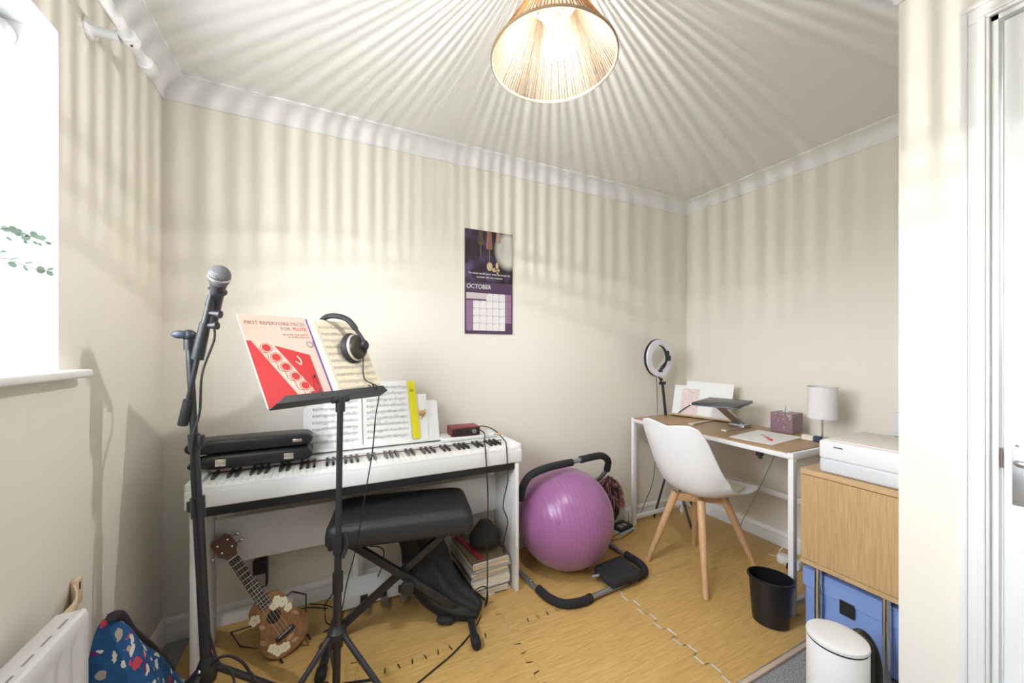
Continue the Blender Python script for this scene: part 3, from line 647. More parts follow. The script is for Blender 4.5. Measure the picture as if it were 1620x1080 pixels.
# flute cases on the piano's left end
M_case = mat('black_case', (.016, .016, .019), .38, bump=.1, bscale=400); M_clasp = mat('clasp_nickel', (.72, .68, .58), .25, .9)
def case(name, label, cx, cy, z0, L, Wd, h, rz, clasps, handle):
    t = thing(name, label, 'instrument case', (cx, cy, z0), 'flute cases on the piano'); M = T(cx, cy, z0, rz)
    b = MB()
    def prof(u, v):
        a = 2 * math.pi * v; e_ = .38
        ss = lambda q: math.copysign(abs(q) ** e_, q)
        k = 2 * u - 1; tp = (1 - abs(k) ** 14) ** .5 if abs(k) < 1 else 0
        tp = max(tp, .02); 
        return V((k * L / 2, ss(math.cos(a)) * Wd / 2 * (.82 + .18 * tp) if tp > .05 else 0, h / 2 + ss(math.sin(a)) * h / 2 * tp))
    us = [0, .002, .008, .02, .04, .08, .2, .5, .8, .92, .96, .98, .992, .998, 1]
    vs = []; nv = 32
    for u in us: vs += [prof(u, j / nv) for j in range(nv)]
    b.add(vs, [(i * nv + j, i * nv + (j + 1) % nv, (i + 1) * nv + (j + 1) % nv, (i + 1) * nv + j) for i in range(len(us) - 1) for j in range(nv)], M)
    bd = obj('shell', b, M_case, t, ang=50)
    obj('seam', MB().box((-L / 2 + .012, -Wd / 2 - .0006, h * .52), (L / 2 - .012, -Wd / 2 + .01, h * .545), M), mat('seam_black', (.006, .006, .007), .6), bd)
    for x, w_, hh in clasps:
        c_ = MB(); c_.rbox((x - w_ / 2, -Wd / 2 - .005, h * .5 - hh / 2), (x + w_ / 2, -Wd / 2 + .002, h * .5 + hh / 2), .0015, 2, M); c_.rbox((x - w_ * .4, -Wd / 2 - .0075, h * .5 - hh * .02), (x + w_ * .4, -Wd / 2 - .004, h * .5 + hh * .4), .001, 1, M)
        obj('clasp', c_, M_clasp, t)
    if handle:
        obj('handle', MB().tube(spline([M @ V((-L / 2 + .05, -Wd / 2 + .02, h * .3)), M @ V((-L / 2 - .01, -Wd / 2 + .012, h * .32)), M @ V((-L / 2 - .03, -Wd / 2 + .03, h * .32)), M @ V((-L / 2 - .012, Wd / 2 - .03, h * .55)), M @ V((-L / 2 + .03, Wd / 2 - .02, h * .55))], 5), .009, 8), M_case, t)
case('flute_case', 'lower black flute case with nickel clasps resting on piano keys', -.245, 1.825, .743, .375, .118, .058, -.02, ((-.118, .034, .027), (.105, .034, .024)), True)
case('flute_case', 'upper rounded black flute case on top of the other case', -.268, 1.835, .8015, .42, .112, .055, .01, ((.155, .034, .012),), False)

# audio interface, slab and cables
tag(obj('white_slab', MB().rbox((.505, 1.81, .7425), (.80, 1.935, .762), .006, 3), M_wplas), 'flat white box under the red audio interface on piano', 'box')
t = thing('audio_interface', 'small red audio interface with dark knobs on piano end', 'audio interface', (.63, 1.85, .7625))
Mi = T(.632, 1.87, .7625, -.06); M_red = mat('anodised_red', (.30, .028, .035), .35, .5)
obj('housing', MB().rbox((-.075, -.05, .0), (.075, .05, .045), .005, 3, Mi), M_red, t)
fc = obj('face_plate', MB().rbox((-.0715, -.0525, .003), (.0715, -.049, .042), .002, 2, Mi), mat('face_black', (.03, .012, .015), .4), t)
for x, r, c in ((-.045, .011, M_blk), (-.018, .008, M_blk), (.012, .008, M_blk), (.042, .0125, mat('knob_grey', (.16, .17, .19), .4))):
    obj('knob', MB().lathe([(r, 0), (r * .92, .009), (.0, .009)], 20, Mi @ Matrix.Translation((x, -.0525, .023)) @ Matrix.Rotation(math.pi / 2, 4, 'X')), c, fc)
def cable(label, pts, r=.003, m=M_rub, n=8, name='cable'):
    return tag(obj(name, MB().tube(spline(pts, n), r, 6), m), label, 'cable')
yy = 1.636
def setz(p, z): return V((p.x, p.y, z))
cable('black cable from red interface hanging down piano front to the floor', [V((.708, 1.84, .785)), V((.722, 1.80, .770)), setz(aty(766, 706, 1.73), .745), setz(aty(768, 716, 1.65), .735), aty(770, 745, yy), aty(772, 790, yy), aty(771, 860, yy - .02), aty(771, 925, yy - .03), atz(768, 955, ZM + .004), atz(752, 992, ZM + .004), atz(720, 1030, ZM + .004), atz(690, 1056, ZM + .004), atz(655, 1085, ZM + .004)])
k_ = cable('black cable looping over the right end of the piano', [V((.708, 1.885, .79)), V((.75, 1.875, .792)), V((.79, 1.83, .776)), setz(aty(796, 706, 1.74), .748), setz(aty(801, 716, 1.655), .736), aty(803, 745, yy), aty(803, 762, yy), aty(796, 800, yy + .03), aty(803, 825, yy + .05), aty(796, 865, yy + .06), aty(803, 888, yy + .07), V((.815, 1.76, .19))], .0028)
obj('jack_plug', MB().cyl((.775, 1.80, .766), (.806, 1.785, .760), .0045, seg=8), mat('brass', (.6, .38, .18), .35, .8), k_)

# ------------------------------------------------------------------ piano stool
Ms = T(.295, 1.685, 0, -.183)
t = thing('piano_stool', 'black padded piano stool with folding X legs in front of piano', 'stool', (.295, 1.685, 0))
cu = MB(); L2, W2, zt, zb = .288, .165, .532, .45
def cush(u, v):
    # rounded slab: superellipse outline, domed top
    a = 2 * math.pi * v; ss = lambda q, e: math.copysign(abs(q) ** e, q)
    prof = [(0.0, 1.0), (.5, 1.0), (.86, .97), (.94, .88), (.985, .72), (1.0, .45), (1.0, .1), (.985, 0), (.0, 0)]
    k = u * (len(prof) - 1); i = min(int(k), len(prof) - 2); f_ = k - i
    rr = prof[i][0] * (1 - f_) + prof[i + 1][0] * f_; h = prof[i][1] * (1 - f_) + prof[i + 1][1] * f_
    return V((ss(math.cos(a), .17) * L2 * (1 - .24 * (1 - rr)) * rr ** .8 if rr else 0, ss(math.sin(a), .17) * W2 * rr, zb + (zt - zb) * h + .006 * (1 - rr)))
cu.grid(cush, 24, 48, Ms, wrap=True)
obj('cushion', cu, M_vinyl, t, ang=30)
obj('seat_board', MB().rbox((-L2 + .015, -W2 + .015, zb - .014), (L2 - .015, W2 - .015, zb + .002), .003, 1, Ms), M_blk, t)
def bar(mb, a, b, w_, h_, M):
    a = M @ V(a); b = M @ V(b); d = (b - a); L = d.length; z = d.normalized(); x = (M.to_3x3() @ V((0, 1, 0))); x = (x - z * x.dot(z)).normalized(); y = z.cross(x)
    return mb.rbox((-w_ / 2, -h_ / 2, 0), (w_ / 2, h_ / 2, L), .005, 2, frame(a, x, y, z))
for y0, s_ in ((-.062, 1), (-.030, -1)):
    obj('leg', bar(MB(), (-.235 * s_, y0, .44), (.272 * s_, y0, ZM + .03), .028, .030, Ms), M_blkm, t)
for s_ in (-1, 1):
    ft = obj('foot_bar', MB().cyl(Ms @ V((s_ * .282, -.215, ZM + .02)), Ms @ V((s_ * .282, .2, ZM + .02)), .0155, seg=12), M_blkm, t)
    for yy_ in (-.245, .175): obj('rubber_foot', MB().lathe([(.0, 0), (.016, .002), (.0195, .012), (.0195, .048), (.017, .055), (.0, .055)], 14, Ms @ Matrix.Translation((s_ * .282, yy_, ZM + .0195)) @ Matrix.Rotation(-math.pi / 2, 4, 'X')), M_rub, ft)
obj('height_knob', MB().lathe([(.0, 0), (.026, 0), (.03, .006), (.03, .02), (.024, .028), (.0, .03)], 16, Ms @ Matrix.Translation((.018, -.078, .215)) @ Matrix.Rotation(math.pi / 2, 4, 'X')), M_blk, t)
obj('cross_bar', MB().cyl(Ms @ V((.2, -.12, .43)), Ms @ V((.2, .12, .43)), .011, seg=10), M_blkm, t)
for s_ in (-.24, .245): obj('bumper', MB().cyl(Ms @ V((s_, -.11, .405)), Ms @ V((s_, -.11, .44)), .013, seg=12), M_rub, t)

# ------------------------------------------------------------------ microphone stand, microphone
t = thing('microphone_stand', 'black tripod microphone stand with boom arm at left of piano', 'microphone stand', (-.307, 1.355, ZM))
ptop, pbot = att(299, 537, 1.09), att(327, 1062, 1.08)
pk = lambda k: pbot.lerp(ptop, k)
k1, k2 = (1062 - 700) / 525, (1062 - 803) / 525
obj('lower_tube', MB().cyl(pbot, pk(k2), .0135, seg=14), M_blkm, t); obj('upper_tube', MB().cyl(pk(k2), ptop, .0092, seg=14), M_blkm, t)
obj('middle_tube', MB().cyl(pk(k2), pk(k1), .0115, seg=14), M_blkm, t)
cl = MB().cyl(pk(k2 - .03), pk(k2 + .03), .0175, seg=14); c2 = obj('height_clutch', cl, M_blk, t)
q = pk(k2); obj('wing_knob', MB().rbox((-.03, -.006, -.015), (-.016, .006, .017), .004, 2, Matrix.Translation(q) @ Matrix.Rotation(-.45, 4, 'Z')), M_blk, c2)
c1 = obj('cable_clip', MB().cyl(pk(k1 - .025), pk(k1 + .025), .0145, seg=14).rbox((.008, -.01, -.012), (.024, .01, .02), .003, 2, Matrix.Translation(pk(k1)) @ Matrix.Rotation(-.45, 4, 'Z')), M_blk, t)
hub = pk(.0); hm = MB().lathe([(.014, -.03), (.022, -.028), (.026, -.01), (.026, .012), (.019, .03), (.0135, .045)], 16, Matrix.Translation(hub)); hb = obj('tripod_hub', hm, M_blk, t)
for an in (12, 128, 236):
    r = math.radians(an); d = V((math.cos(r), math.sin(r), 0)); a = hub + d * .022 + V((0, 0, .005)); b = V((hub.x, hub.y, ZM + .012)) + d * .29
    lg = obj('leg', MB().tube([a, a.lerp(b, .5), b], .0095, 10), M_blkm, t); obj('rubber_foot', MB().tube([a.lerp(b, .9), b + (b - a) * .01], [.0115, .0125], 10), M_rub, lg)
    obj('hinge_bolt', MB().sphere(a + V((0, 0, .012)), .0055, 6, 8), M_chrome, hb)
bt, bb_ = att(334, 470, 1.06), att(289, 672, 1.075)          # boom top and counterweight end
bl = lambda k: bb_.lerp(bt, k)
obj('boom_arm', MB().cyl(bl(.12), bl(.93), .0062, seg=12), M_blkm, t)
obj('counterweight', MB().cyl(bl(0), bl(.20), .0125, .0115, seg=14), M_rub, t)
sl_ = obj('boom_clutch', MB().cyl(bl(.52), bl(.80), .0155, .0135, seg=16), M_blk, t)
obj('boom_sleeve', MB().cyl(bl(.80), bl(.93), .0105, .009, seg=14), M_blkm, t); obj('mic_adapter', MB().cyl(bl(.93), bl(1.02), .0105, .0075, seg=14), M_blk, t)
for kk, (dx, dy) in ((.88, (345, 497)), (.78, (342, 515))): obj('clamp_knob', MB().cyl(bl(kk), bl(kk) + (att(dx, dy, 1.065) - bl(kk)).normalized() * .034, .006, .0115, seg=12), M_blk, sl_)
wg = MB(); a = ptop + V((0, 0, .012)); wg.cyl(ptop - V((0, 0, .03)), ptop + V((0, 0, .0)), .0125, seg=14); wg.sphere(a, .017, 8, 12, (1.1, .8, 1)); obj('pivot', wg, M_blk, t)
wv = MB(); p_ = att(285, 529, 1.075); wv.sphere(p_, .019, 8, 12, (1.1, .35, .62)); wv.cyl(p_, a, .007, seg=10); obj('tilt_wing', wv, mat('blue_black_plastic', (.03, .04, .06), .4), t)

mc = att(347.5, 435, 1.043)
t = thing('microphone', 'handheld vocal microphone with silver mesh head on boom stand', 'microphone', mc - V((0, 0, .05)))
ax = (V((-.22, .62, -.72))).normalized(); up = ax.orthogonal(); Mm = frame(mc, up.normalized(), ax.cross(up).normalized(), ax)
M_mesh = mat('steel_mesh', (.16, .155, .165), .5, .5, bump=1, bscale=900)
gm = MB(); gm.lathe([(.0, -.027), (.010, -.0255), (.018, -.0205), (.0235, -.012), (.0257, -.002), (.0257, .004)], 28, Mm); gm.lathe([(.0257, .010), (.0245, .018), (.021, .026)], 28, Mm); obj('grille', gm, M_mesh, t)
wires = MB()
for k in range(14):
    a = math.pi * k / 14; pts = []
    for j in range(9):
        th = -math.pi / 2 + math.pi * j / 8; r = .0262; pts.append(Mm @ V((r * math.sin(th) * math.cos(a), r * math.sin(th) * math.sin(a), -r * math.cos(th))))
    wires.tube(pts, .0005, 4)
for j in range(1, 8):
    th = math.pi / 2 * j / 8; r = .0262; wires.tube([Mm @ V((r * math.sin(th) * math.cos(2 * math.pi * k / 24), r * math.sin(th) * math.sin(2 * math.pi * k / 24), -r * math.cos(th))) for k in range(24)], .0005, 4, True)
o = obj('grille_wire', wires, mat('mesh_wire', (.34, .33, .35), .4, .6), t); o['kind'] = 'stuff'
obj('band', MB().lathe([(.0257, .004), (.0268, .005), (.0268, .009), (.0257, .010)], 28, Mm, caps=False), mat('band_grey', (.45, .44, .46), .3, .7), t)
obj('handle', MB().lathe([(.021, .026), (.0185, .04), (.0165, .07), (.0115, .17), (.0, .17)], 24, Mm), mat('mic_dark', (.04, .042, .05), .45), t)
obj('clip', MB().tube([Mm @ V((.02 * math.cos(a), .02 * math.sin(a), .055)) for a in [math.radians(60 + 30 * k) for k in range(10)]], .004, 6), M_blk, t)
tail = Mm @ V((0, 0, .17))
cable('black microphone cable running down the microphone stand to the floor', [tail, tail + V((0, .012, -.05)), att(320, 590, 1.10), att(316, 650, 1.09), att(306, 688, 1.072), att(303, 740, 1.066), att(308, 830, 1.062), att(315, 930, 1.058), att(331, 1000, 1.055), att(345, 1045, 1.05), att(372, 1085, 1.04), V((-.19, 1.12, .02)), V((-.10, 1.0, .02))], .0034)
cable('loop of black cable around the microphone stand hub', [att(334, 1052, 1.05), att(345, 1041, 1.05), att(362, 1037, 1.06), att(382, 1046, 1.07), att(394, 1062, 1.07), att(401, 1085, 1.06), V((-.16, 1.17, .05)), V((-.1, 1.1, .016))], .0042)

# ------------------------------------------------------------------ music stand with books and headphones
Lp, Rp = att(437, 638, 1.1), att(612, 616, 1.1 * (638 - 553) / (616 - 553) * .985)
Rp.z = Lp.z
wv_ = (Rp - Lp); WT = wv_.length; wv_.normalize(); nv_ = V((wv_.y, -wv_.x, 0)); th = math.radians(31)
uv_ = V((0, 0, 1)) * math.cos(th) - nv_ * math.sin(th); nn = wv_.cross(uv_)
Mt = frame(Lp - nn * .04, wv_, uv_, nn)                       # local x along tray, y up the desk, z out
sx_, sy_ = .034, 1.397
base = V((sx_, sy_, 0))
t = thing('music_stand', 'black tripod music stand with tilted desk before the piano', 'music stand', (sx_, sy_, ZM))
tb = MB(); tb.rbox((0, 0, -.003), (WT, .25, 0), .001, 1, Mt)
dk = obj('desk_plate', tb, M_blkm, t)
tl = MB(); tl.rbox((0, -.003, -.003), (WT, 0, .043), .001, 1, Mt); tl.prism([(.0, -.003), (WT, -.003), (WT - .012, .02), (.03, .02)], .040, .043, Mt); obj('tray_lip', tl, mat('tray_grey_black', (.035, .036, .042), .45), t)
for k, (x0, y0, x1, y1) in enumerate(((.145, .012, .165, .095), (WT - .055, .006, WT - .062, .05))):
    c_ = MB(); c_.tube(spline([Mt @ V((x0, -.001, .042)), Mt @ V((x0, y0, .04)), Mt @ V(((x0 + x1) / 2, (y0 + y1) / 2, .03)), Mt @ V((x1, y1, .014))], 5), .0013, 6); c_.sphere(Mt @ V((x1, y1, .014)), .0045, 6, 8); c_.cyl(Mt @ V((x0, .008, .042)), Mt @ V((x0 + .004, .03, .036)), .0035, seg=8)
    obj('page_clip', c_, M_blk, t)
ptp = V((sx_ + .004, sy_ + .0, Lp.z - .012)); hubm = V((sx_ - .006, sy_, .249)); pz = lambda z: hubm.lerp(ptp, (z - hubm.z) / (ptp.z - hubm.z))
zc1, zc2 = 1.2 - (858 - 553) / 597 * 1.27, 1.2 - (920 - 553) / 597 * 1.27
obj('upper_post', MB().cyl(pz(zc1), ptp, .0098, seg=14), M_blkm, t); obj('middle_post', MB().cyl(pz(zc2), pz(zc1), .0115, seg=14), M_blkm, t); obj('lower_post', MB().cyl(pz(.06), pz(zc2), .0128, seg=14), M_blkm, t)
k_ = obj('post_clamp', MB().cyl(pz(zc1 - .035), pz(zc1 + .035), .0165, seg=14), M_blk, t)
obj('clamp_lever', MB().tube(spline([pz(zc1 + .03) + V((.018, -.008, 0)), pz(zc1) + V((.028, -.012, 0)), pz(zc1 - .045) + V((.012, -.018, 0))], 4), .007, 8), M_blk, k_)
obj('post_collar', MB().cyl(pz(zc2 - .032), pz(zc2 + .032), .0165, seg=14), M_blk, t)
obj('tilt_joint', MB().cyl(ptp - V((0, 0, .04)), ptp + V((0, 0, .01)), .015, seg=14).cyl(ptp - wv_ * .03, ptp + wv_ * .03, .010, seg=12), M_blk, t)
hb = obj('tripod_hub', MB().lathe([(.0135, -.05), (.019, -.045), (.02, -.02), (.03, -.012), (.03, .01), (.018, .022), (.014, .03)], 16, Matrix.Translation(hubm)), M_blk, t)
for an in (-45, -150, 100):
    r = math.radians(an); d = V((math.cos(r), math.sin(r), 0)); a = hubm + d * .026; b = V((hubm.x, hubm.y, ZM + .012)) + d * .28
    lg = obj('leg', MB().cyl(a, b, .0092, seg=12), M_blkm, t); obj('rubber_foot', MB().cyl(a.lerp(b, .9), b + (b - a) * .015, .0118, seg=10), M_rub, lg)
    obj('brace', MB().cyl(a.lerp(b, .5), pz(.075), .0045, seg=8), M_blkm, t)
obj('lower_knob', MB().sphere(pz(.10) + V((-.035, -.03, 0)), .019, 8, 12), mat('purple_black', (.025, .018, .06), .5), t)

# flute book
M_salm = mat('salmon_cover', (.66, .47, .39), .55); M_rd = mat('red_print', (.50, .018, .022), .55); M_pale = mat('pale_print', (.68, .50, .40), .55)
fb = thing('flute_music_book', 'red and salmon flute music book at left of music stand', 'music book', Mt @ V((.10, 0, .005)))
bw, bh = WT * .525, .335
Mf = Mt @ Matrix.Translation((-.006, .001, .0)) @ Matrix.Rotation(.012, 4, 'Z')
bkp = MB(); bkp.rbox((0, 0, .001), (bw, bh, .007), .001, 1, Mf); obj('pages', bkp, M_paper, fb)
cv = obj('cover', MB().prism([(-.001, 0), (bw, 0), (bw, bh), (-.001, bh)], .007, .0078, Mf), M_salm, fb)
def pr(mb, pts, z=.0082): return mb.poly([(x * bw, y * bh, z) for x, y in pts], Mf)
rd = MB(); pr(rd, [(0.0, .0), (.52, 0), (.06, .70), (0.0, .70)]); 
obj('red_print', rd, M_rd, cv)
rd2 = MB(); pr(rd2, [(.80, .03), (.86, .03), (.86, .53), (.36, .645)]); obj('red_print', rd2, M_rd, cv)
f1 = MB(); pr(f1, [(.55, 0), (.80, .0), (.36, .66), (.06, .72)], .0080); obj('flute_print', f1, M_pale, cv)
for k in range(6):
    x, y = .24 + .093 * k, .62 - .108 * k; ky = MB(); ky.poly([(x * bw + .0135 * math.cos(2 * math.pi * a / 16), y * bh + .0135 * math.sin(2 * math.pi * a / 16), .0085) for a in range(16)], Mf); obj('key_print', ky, M_rd, cv)
    kr = MB(); kr.tube([Mf @ V((x * bw + .0175 * math.cos(2 * math.pi * a / 20), y * bh + .0175 * math.sin(2 * math.pi * a / 20), .0084)) for a in range(20)], .0008, 4, True); obj('key_ring_print', kr, mat('dark_red_print', (.35, .03, .03), .5), cv)
cr = MB()
for k in range(5):
    x, y = .16 + .085 * k, .60 - .105 * k; cr.tube(spline([Mf @ V(((x + dx) * bw, (y + dy) * bh, .0085)) for dx, dy in ((-.03, .02), (0, -.03), (.05, -.035), (.07, -.09))], 4), .0009, 4)
o = obj('line_art_print', cr, mat('dark_red_print', (.35, .03, .03), .5), cv); o['kind'] = 'stuff'
obj('crescent_print', MB().tube(spline([Mf @ V((x * bw, y * bh, .0086)) for x, y in ((.60, .46), (.66, .42), (.68, .47), (.645, .52))], 5), .0022, 5), M_pale, cv)
M_tbr = mat('brown_print', (.22, .12, .10), .5)
text('FIRST REPERTOIRE PIECES', .0188, Mf @ Matrix.Translation((bw * .965, bh * .885, .008)), M_tbr, cv, 'title_lettering', 'RIGHT', sx=.93)
text('FOR', .0188, Mf @ Matrix.Translation((bw * .55, bh * .825, .008)), M_tbr, cv, 'title_lettering', 'LEFT', sx=.93)
text('FLUTE', .0188, Mf @ Matrix.Translation((bw * .965, bh * .825, .008)), M_rd, cv, 'title_lettering', 'RIGHT', sx=.93)
text('SELECTED AND EDITED', .0085, Mf @ Matrix.Translation((bw * .965, bh * .765, .008)), M_tbr, cv, 'author_lettering', 'RIGHT')
text('BY PETER WASTALL', .0085, Mf @ Matrix.Translation((bw * .965, bh * .735, .008)), M_tbr, cv, 'author_lettering', 'RIGHT')
obj('disc_print', MB().tube([Mf @ V((bw * .93 + .011 * math.cos(2 * math.pi * a / 18), bh * .655 + .011 * math.sin(2 * math.pi * a / 18), .0082)) for a in range(18)], .0035, 5, True, flat=.2), mat('disc_grey', (.25, .24, .22), .4), cv)

Mp2 = Mt @ Matrix.Translation((WT * .505, .001, .0085)) @ Matrix.Rotation(.0, 4, 'Z')
pb = thing('purple_score', 'purple-edged score showing between the two books on music stand', 'music book', Mp2 @ V((.03, 0, 0)))
obj('purple_cover', MB().rbox((.0, 0, 0), (.09, bh * .985, .004), .0006, 1, Mp2), mat('purple_cover', (.10, .05, .26), .5), pb); obj('pages', MB().rbox((.004, .001, .004), (.092, bh * .98, .008), .0005, 1, Mp2), M_paper, pb)
Mc2 = Mt @ Matrix.Translation((WT * .545, .0015, .0175)); cw2 = WT * .455
cb = thing('cream_score', 'old cream sheet music at right of music stand behind headphones', 'sheet music', Mc2 @ V((.08, 0, 0)))
pg = obj('pages', MB().rbox((0, 0, 0), (cw2, .318, .006), .0006, 1, Mc2), M_cream, cb)
s_ = MB(); staves(s_, .014, .018, cw2 - .008, .305, 10, Mc2, .0066, 5); obj('printed_staves', s_, M_ink2, pg)
obj('fold_line', MB().rect(.008, .004, .0092, .314, .0064, Mc2), M_ink2, pg)

# headphones hung over the desk
hp_ = thing('headphones', 'black closed headphones with silver ring hung on music stand', 'headphones', Mt @ V((WT * .74, .15, .03)))
cc_ = Mt.inverted() @ (CAM + ray(556, 549) * ((Lp - CAM).dot(nn) + .0) / ray(556, 549).dot(nn)); cc_.z = .03
Mh = Mt @ Matrix.Translation((cc_.x, cc_.y, .026)) @ Matrix.Rotation(.35, 4, 'X') @ Matrix.Rotation(.25, 4, 'Y') @ Matrix.Scale(1.28, 4)
M_pad = mat('ear_pad', (.022, .022, .026), .6)
def cup(Mx, nm):
    o_ = obj('ear_pad', MB().lathe([(.0, 0), (.030, 0), (.043, .004), (.047, .012), (.043, .021), (.038, .023)], 32, Mx), M_pad, hp_)
    o_ = obj('ear_cup', MB().lathe([(.038, .021), (.0355, .034), (.029, .041), (.0, .043)], 32, Mx), mat('cup_dark', (.05, .045, .032), .3, .3), hp_)
    obj('silver_ring', MB().lathe([(.0395, .0215), (.0405, .024), (.0395, .0275), (.0368, .029)], 32, Mx, caps=False), mat('ring_silver', (.75, .72, .68), .3, .7), o_)
    obj('hinge', MB().lathe([(.016, .042), (.0155, .05), (.012, .053), (.0, .053)], 20, Mx @ Matrix.Translation((.010, .004, 0))), M_blk, o_)
cup(Mh, 'front')
Mh2 = Mt @ Matrix.Translation((cc_.x, cc_.y, -.02)) @ Matrix.Rotation(math.pi, 4, 'Y'); cup(Mh2, 'back')
bnd = [Mh @ V((.010, .008, .05)), Mt @ V((cc_.x + .014, cc_.y + .05, .083)), Mt @ V((cc_.x - .006, cc_.y + .10, .080)), Mt @ V((cc_.x - .036, .326, .052)), Mt @ V((cc_.x - .048, .338, .008)), Mt @ V((cc_.x - .044, .31, -.045)), Mt @ V((cc_.x - .02, cc_.y + .05, -.066)), Mt @ V((cc_.x - .005, cc_.y, -.07))]
obj('headband', MB().tube(spline(bnd, 7), [.008] * 8 + [.0125] * 34 + [.007] * 8, 10, flat=.8), M_pad, hp_)
a0 = Mh @ V((.012, -.035, .034))
cable('thin black headphone cable hanging from music stand past the stool', [Mh @ V((.012, -.008, .05)), a0, Mt @ V((WT - .07, .06, .03)), Mt @ V((WT - .045, .005, .05)), att(594, 660, 1.36), att(589, 715, 1.36), att(578, 780, 1.36), att(570, 830, 1.36), att(560, 880, 1.42), att(548, 925, 1.6), att(540, 965, 1.7), atz(525, 990, ZM + .003), atz(512, 1000, ZM + .003)], .0022)

# ------------------------------------------------------------------ ukulele on a wire stand
hd, bot = V((-.385, 1.85, .452)), V((-.112, 1.70, .032))
e_ = (hd - bot).normalized(); UL = (hd - bot).length
Mu = facing(bot, e_, CAM + V((.02, 0, 0)))                     # local y along the neck, z to the viewer
t = thing('ukulele', 'small brown ukulele decorated with white flowers under the piano', 'ukulele', (bot.x, bot.y, ZM))
M_mah = wood('mahogany', (.20, .085, .03), (.34, .16, .055), 2, 5); M_dk = wood('walnut', (.09, .035, .015), (.18, .075, .03), 2, 5)
BL = .238
def hw(y):
    pts = [(0, .0), (.004, .035), (.02, .063), (.05, .083), (.08, .086), (.11, .075), (.135, .060), (.155, .056), (.175, .060), (.195, .065), (.215, .058), (.230, .038), (.237, .016), (.238, .0)]
    for (a, b), (c, d) in zip(pts, pts[1:]):
        if y <= c + 1e-9: f_ = (y - a) / (c - a); return b + (d - b) * f_
    return 0
ys = [0, .002, .006, .012, .02, .03, .042, .055, .07, .085, .1, .115, .13, .145, .16, .175, .19, .205, .216, .225, .232, .236, .238]
outl = [(hw(y), y) for y in ys] + [(-hw(y), y) for y in reversed(ys[1:-1])]
obj('body', MB().prism(outl, -.055, 0, Mu), M_mah, t, ang=50)
obj('soundhole', MB().poly([(.024 * math.cos(2 * math.pi * k / 28), .150 + .024 * math.sin(2 * math.pi * k / 28), .0006) for k in range(28)], Mu), mat('hole_dark', (.035, .028, .016), .9), t)
nk = obj('neck', MB().rbox((-.016, .225, -.016), (.016, .44, -.001), .005, 2, Mu), M_mah, t)
fbd = obj('fretboard', MB().prism([(-.0215, .196), (.0215, .196), (.018, .428), (-.018, .428)], 0, .005, Mu), mat('fretboard', (.035, .02, .018), .5), t)
for k in range(12):
    y = .428 - .345 * (1 - 2 ** (-(k + 1) / 12)) * 1.32; ww = .018 + .0035 * (.428 - y) / .232
    if y > .198: obj('fret', MB().box((-ww, y - .0006, .005), (ww, y + .0006, .0062), Mu), M_chrome, fbd)
obj('nut', MB().rbox((-.0185, .428, 0), (.0185, .4325, .0075), .001, 1, Mu), mat('bone', (.75, .70, .58), .5), t)
hs = obj('headstock', MB().prism([(-.018, .433), (.018, .433), (.024, .452), (.034, .462), (.033, .515), (.021, UL + .006), (.0, UL), (-.021, UL + .006), (-.033, .515), (-.034, .462), (-.024, .452)], -.012, .001, Mu), M_dk, t)
for s_ in (-1, 1):
    for y in (.47, .502):
        pgm = MB(); pgm.cyl(Mu @ V((s_ * .018, y, 0)), Mu @ V((s_ * .018, y, .012)), .0035, seg=10); pgm.cyl(Mu @ V((s_ * .034, y, -.008)), Mu @ V((s_ * .047, y, -.008)), .002, seg=6); pgm.sphere(Mu @ V((s_ * .052, y, -.008)), .0085, 6, 10, (1, .6, 1)); obj('tuning_peg', pgm, M_chrome, hs)
brg = obj('bridge', MB().rbox((-.034, .062, 0), (.034, .08, .007), .002, 2, Mu), mat('bridge_black', (.02, .016, .016), .5), t); obj('saddle', MB().rbox((-.026, .0745, .006), (.026, .0765, .0095), .0006, 1, Mu), mat('bone', (.75, .70, .58), .5), brg)
for k in range(4):
    x = -.0135 + .009 * k; obj('string', MB().tube([Mu @ V((x * 1.3, .07, .0085)), Mu @ V((x, .43, .0085))], .0006, 4), mat('nylon', (.5, .45, .4), .4), t)
M_fl = mat('flower_cream', (.80, .74, .55), .6); M_lf2 = mat('leaf_tan', (.50, .30, .17), .6)
def flower(cx, cy, r):
    f_ = MB()
    for k in range(5):
        a = 2 * math.pi * k / 5 + .3; px_, py_ = cx + r * .52 * math.cos(a), cy + r * .52 * math.sin(a)
        f_.poly([(px_ + r * .46 * math.cos(2 * math.pi * j / 10), py_ + r * .46 * math.sin(2 * math.pi * j / 10), .0009 + .0002 * k) for j in range(10)], Mu)
    obj('flower_print', f_, M_fl, t)
def lfp(cx, cy, an, L, W): obj('leaf_print', MB().poly([(cx + math.cos(an) * L * (k if k < 5 else 8 - k) / 4 - math.sin(an) * W * math.sin(math.pi * (k if k < 5 else 8 - k) / 4) * (1 if k < 5 else -1), cy + math.sin(an) * L * (k if k < 5 else 8 - k) / 4 + math.cos(an) * W * math.sin(math.pi * (k if k < 5 else 8 - k) / 4) * (1 if k < 5 else -1), .0007) for k in range(7, -1, -1)], Mu), M_lf2, t)
for a in ((.020, .183, .019), (.046, .172, .020), (.050, .140, .016), (.036, .195, .014), (-.052, .186, .020), (-.055, .062, .016), (-.044, .040, .020), (-.022, .032, .018)): flower(*a)
for a in ((.022, .205, 2.2, .025, .007), (.055, .118, -1.2, .03, .007), (.06, .155, -.3, .02, .006), (-.05, .16, -1.2, .025, .007), (-.066, .085, 1.7, .03, .008), (-.01, .045, .2, .03, .008), (-.002, .03, -.2, .028, .007)): lfp(*a)
us = thing('ukulele_stand', 'folding black wire stand holding the ukulele', 'instrument stand', (-.2, 1.75, ZM))
wr = lambda pts, r=.0028: MB().tube(pts, r, 8)
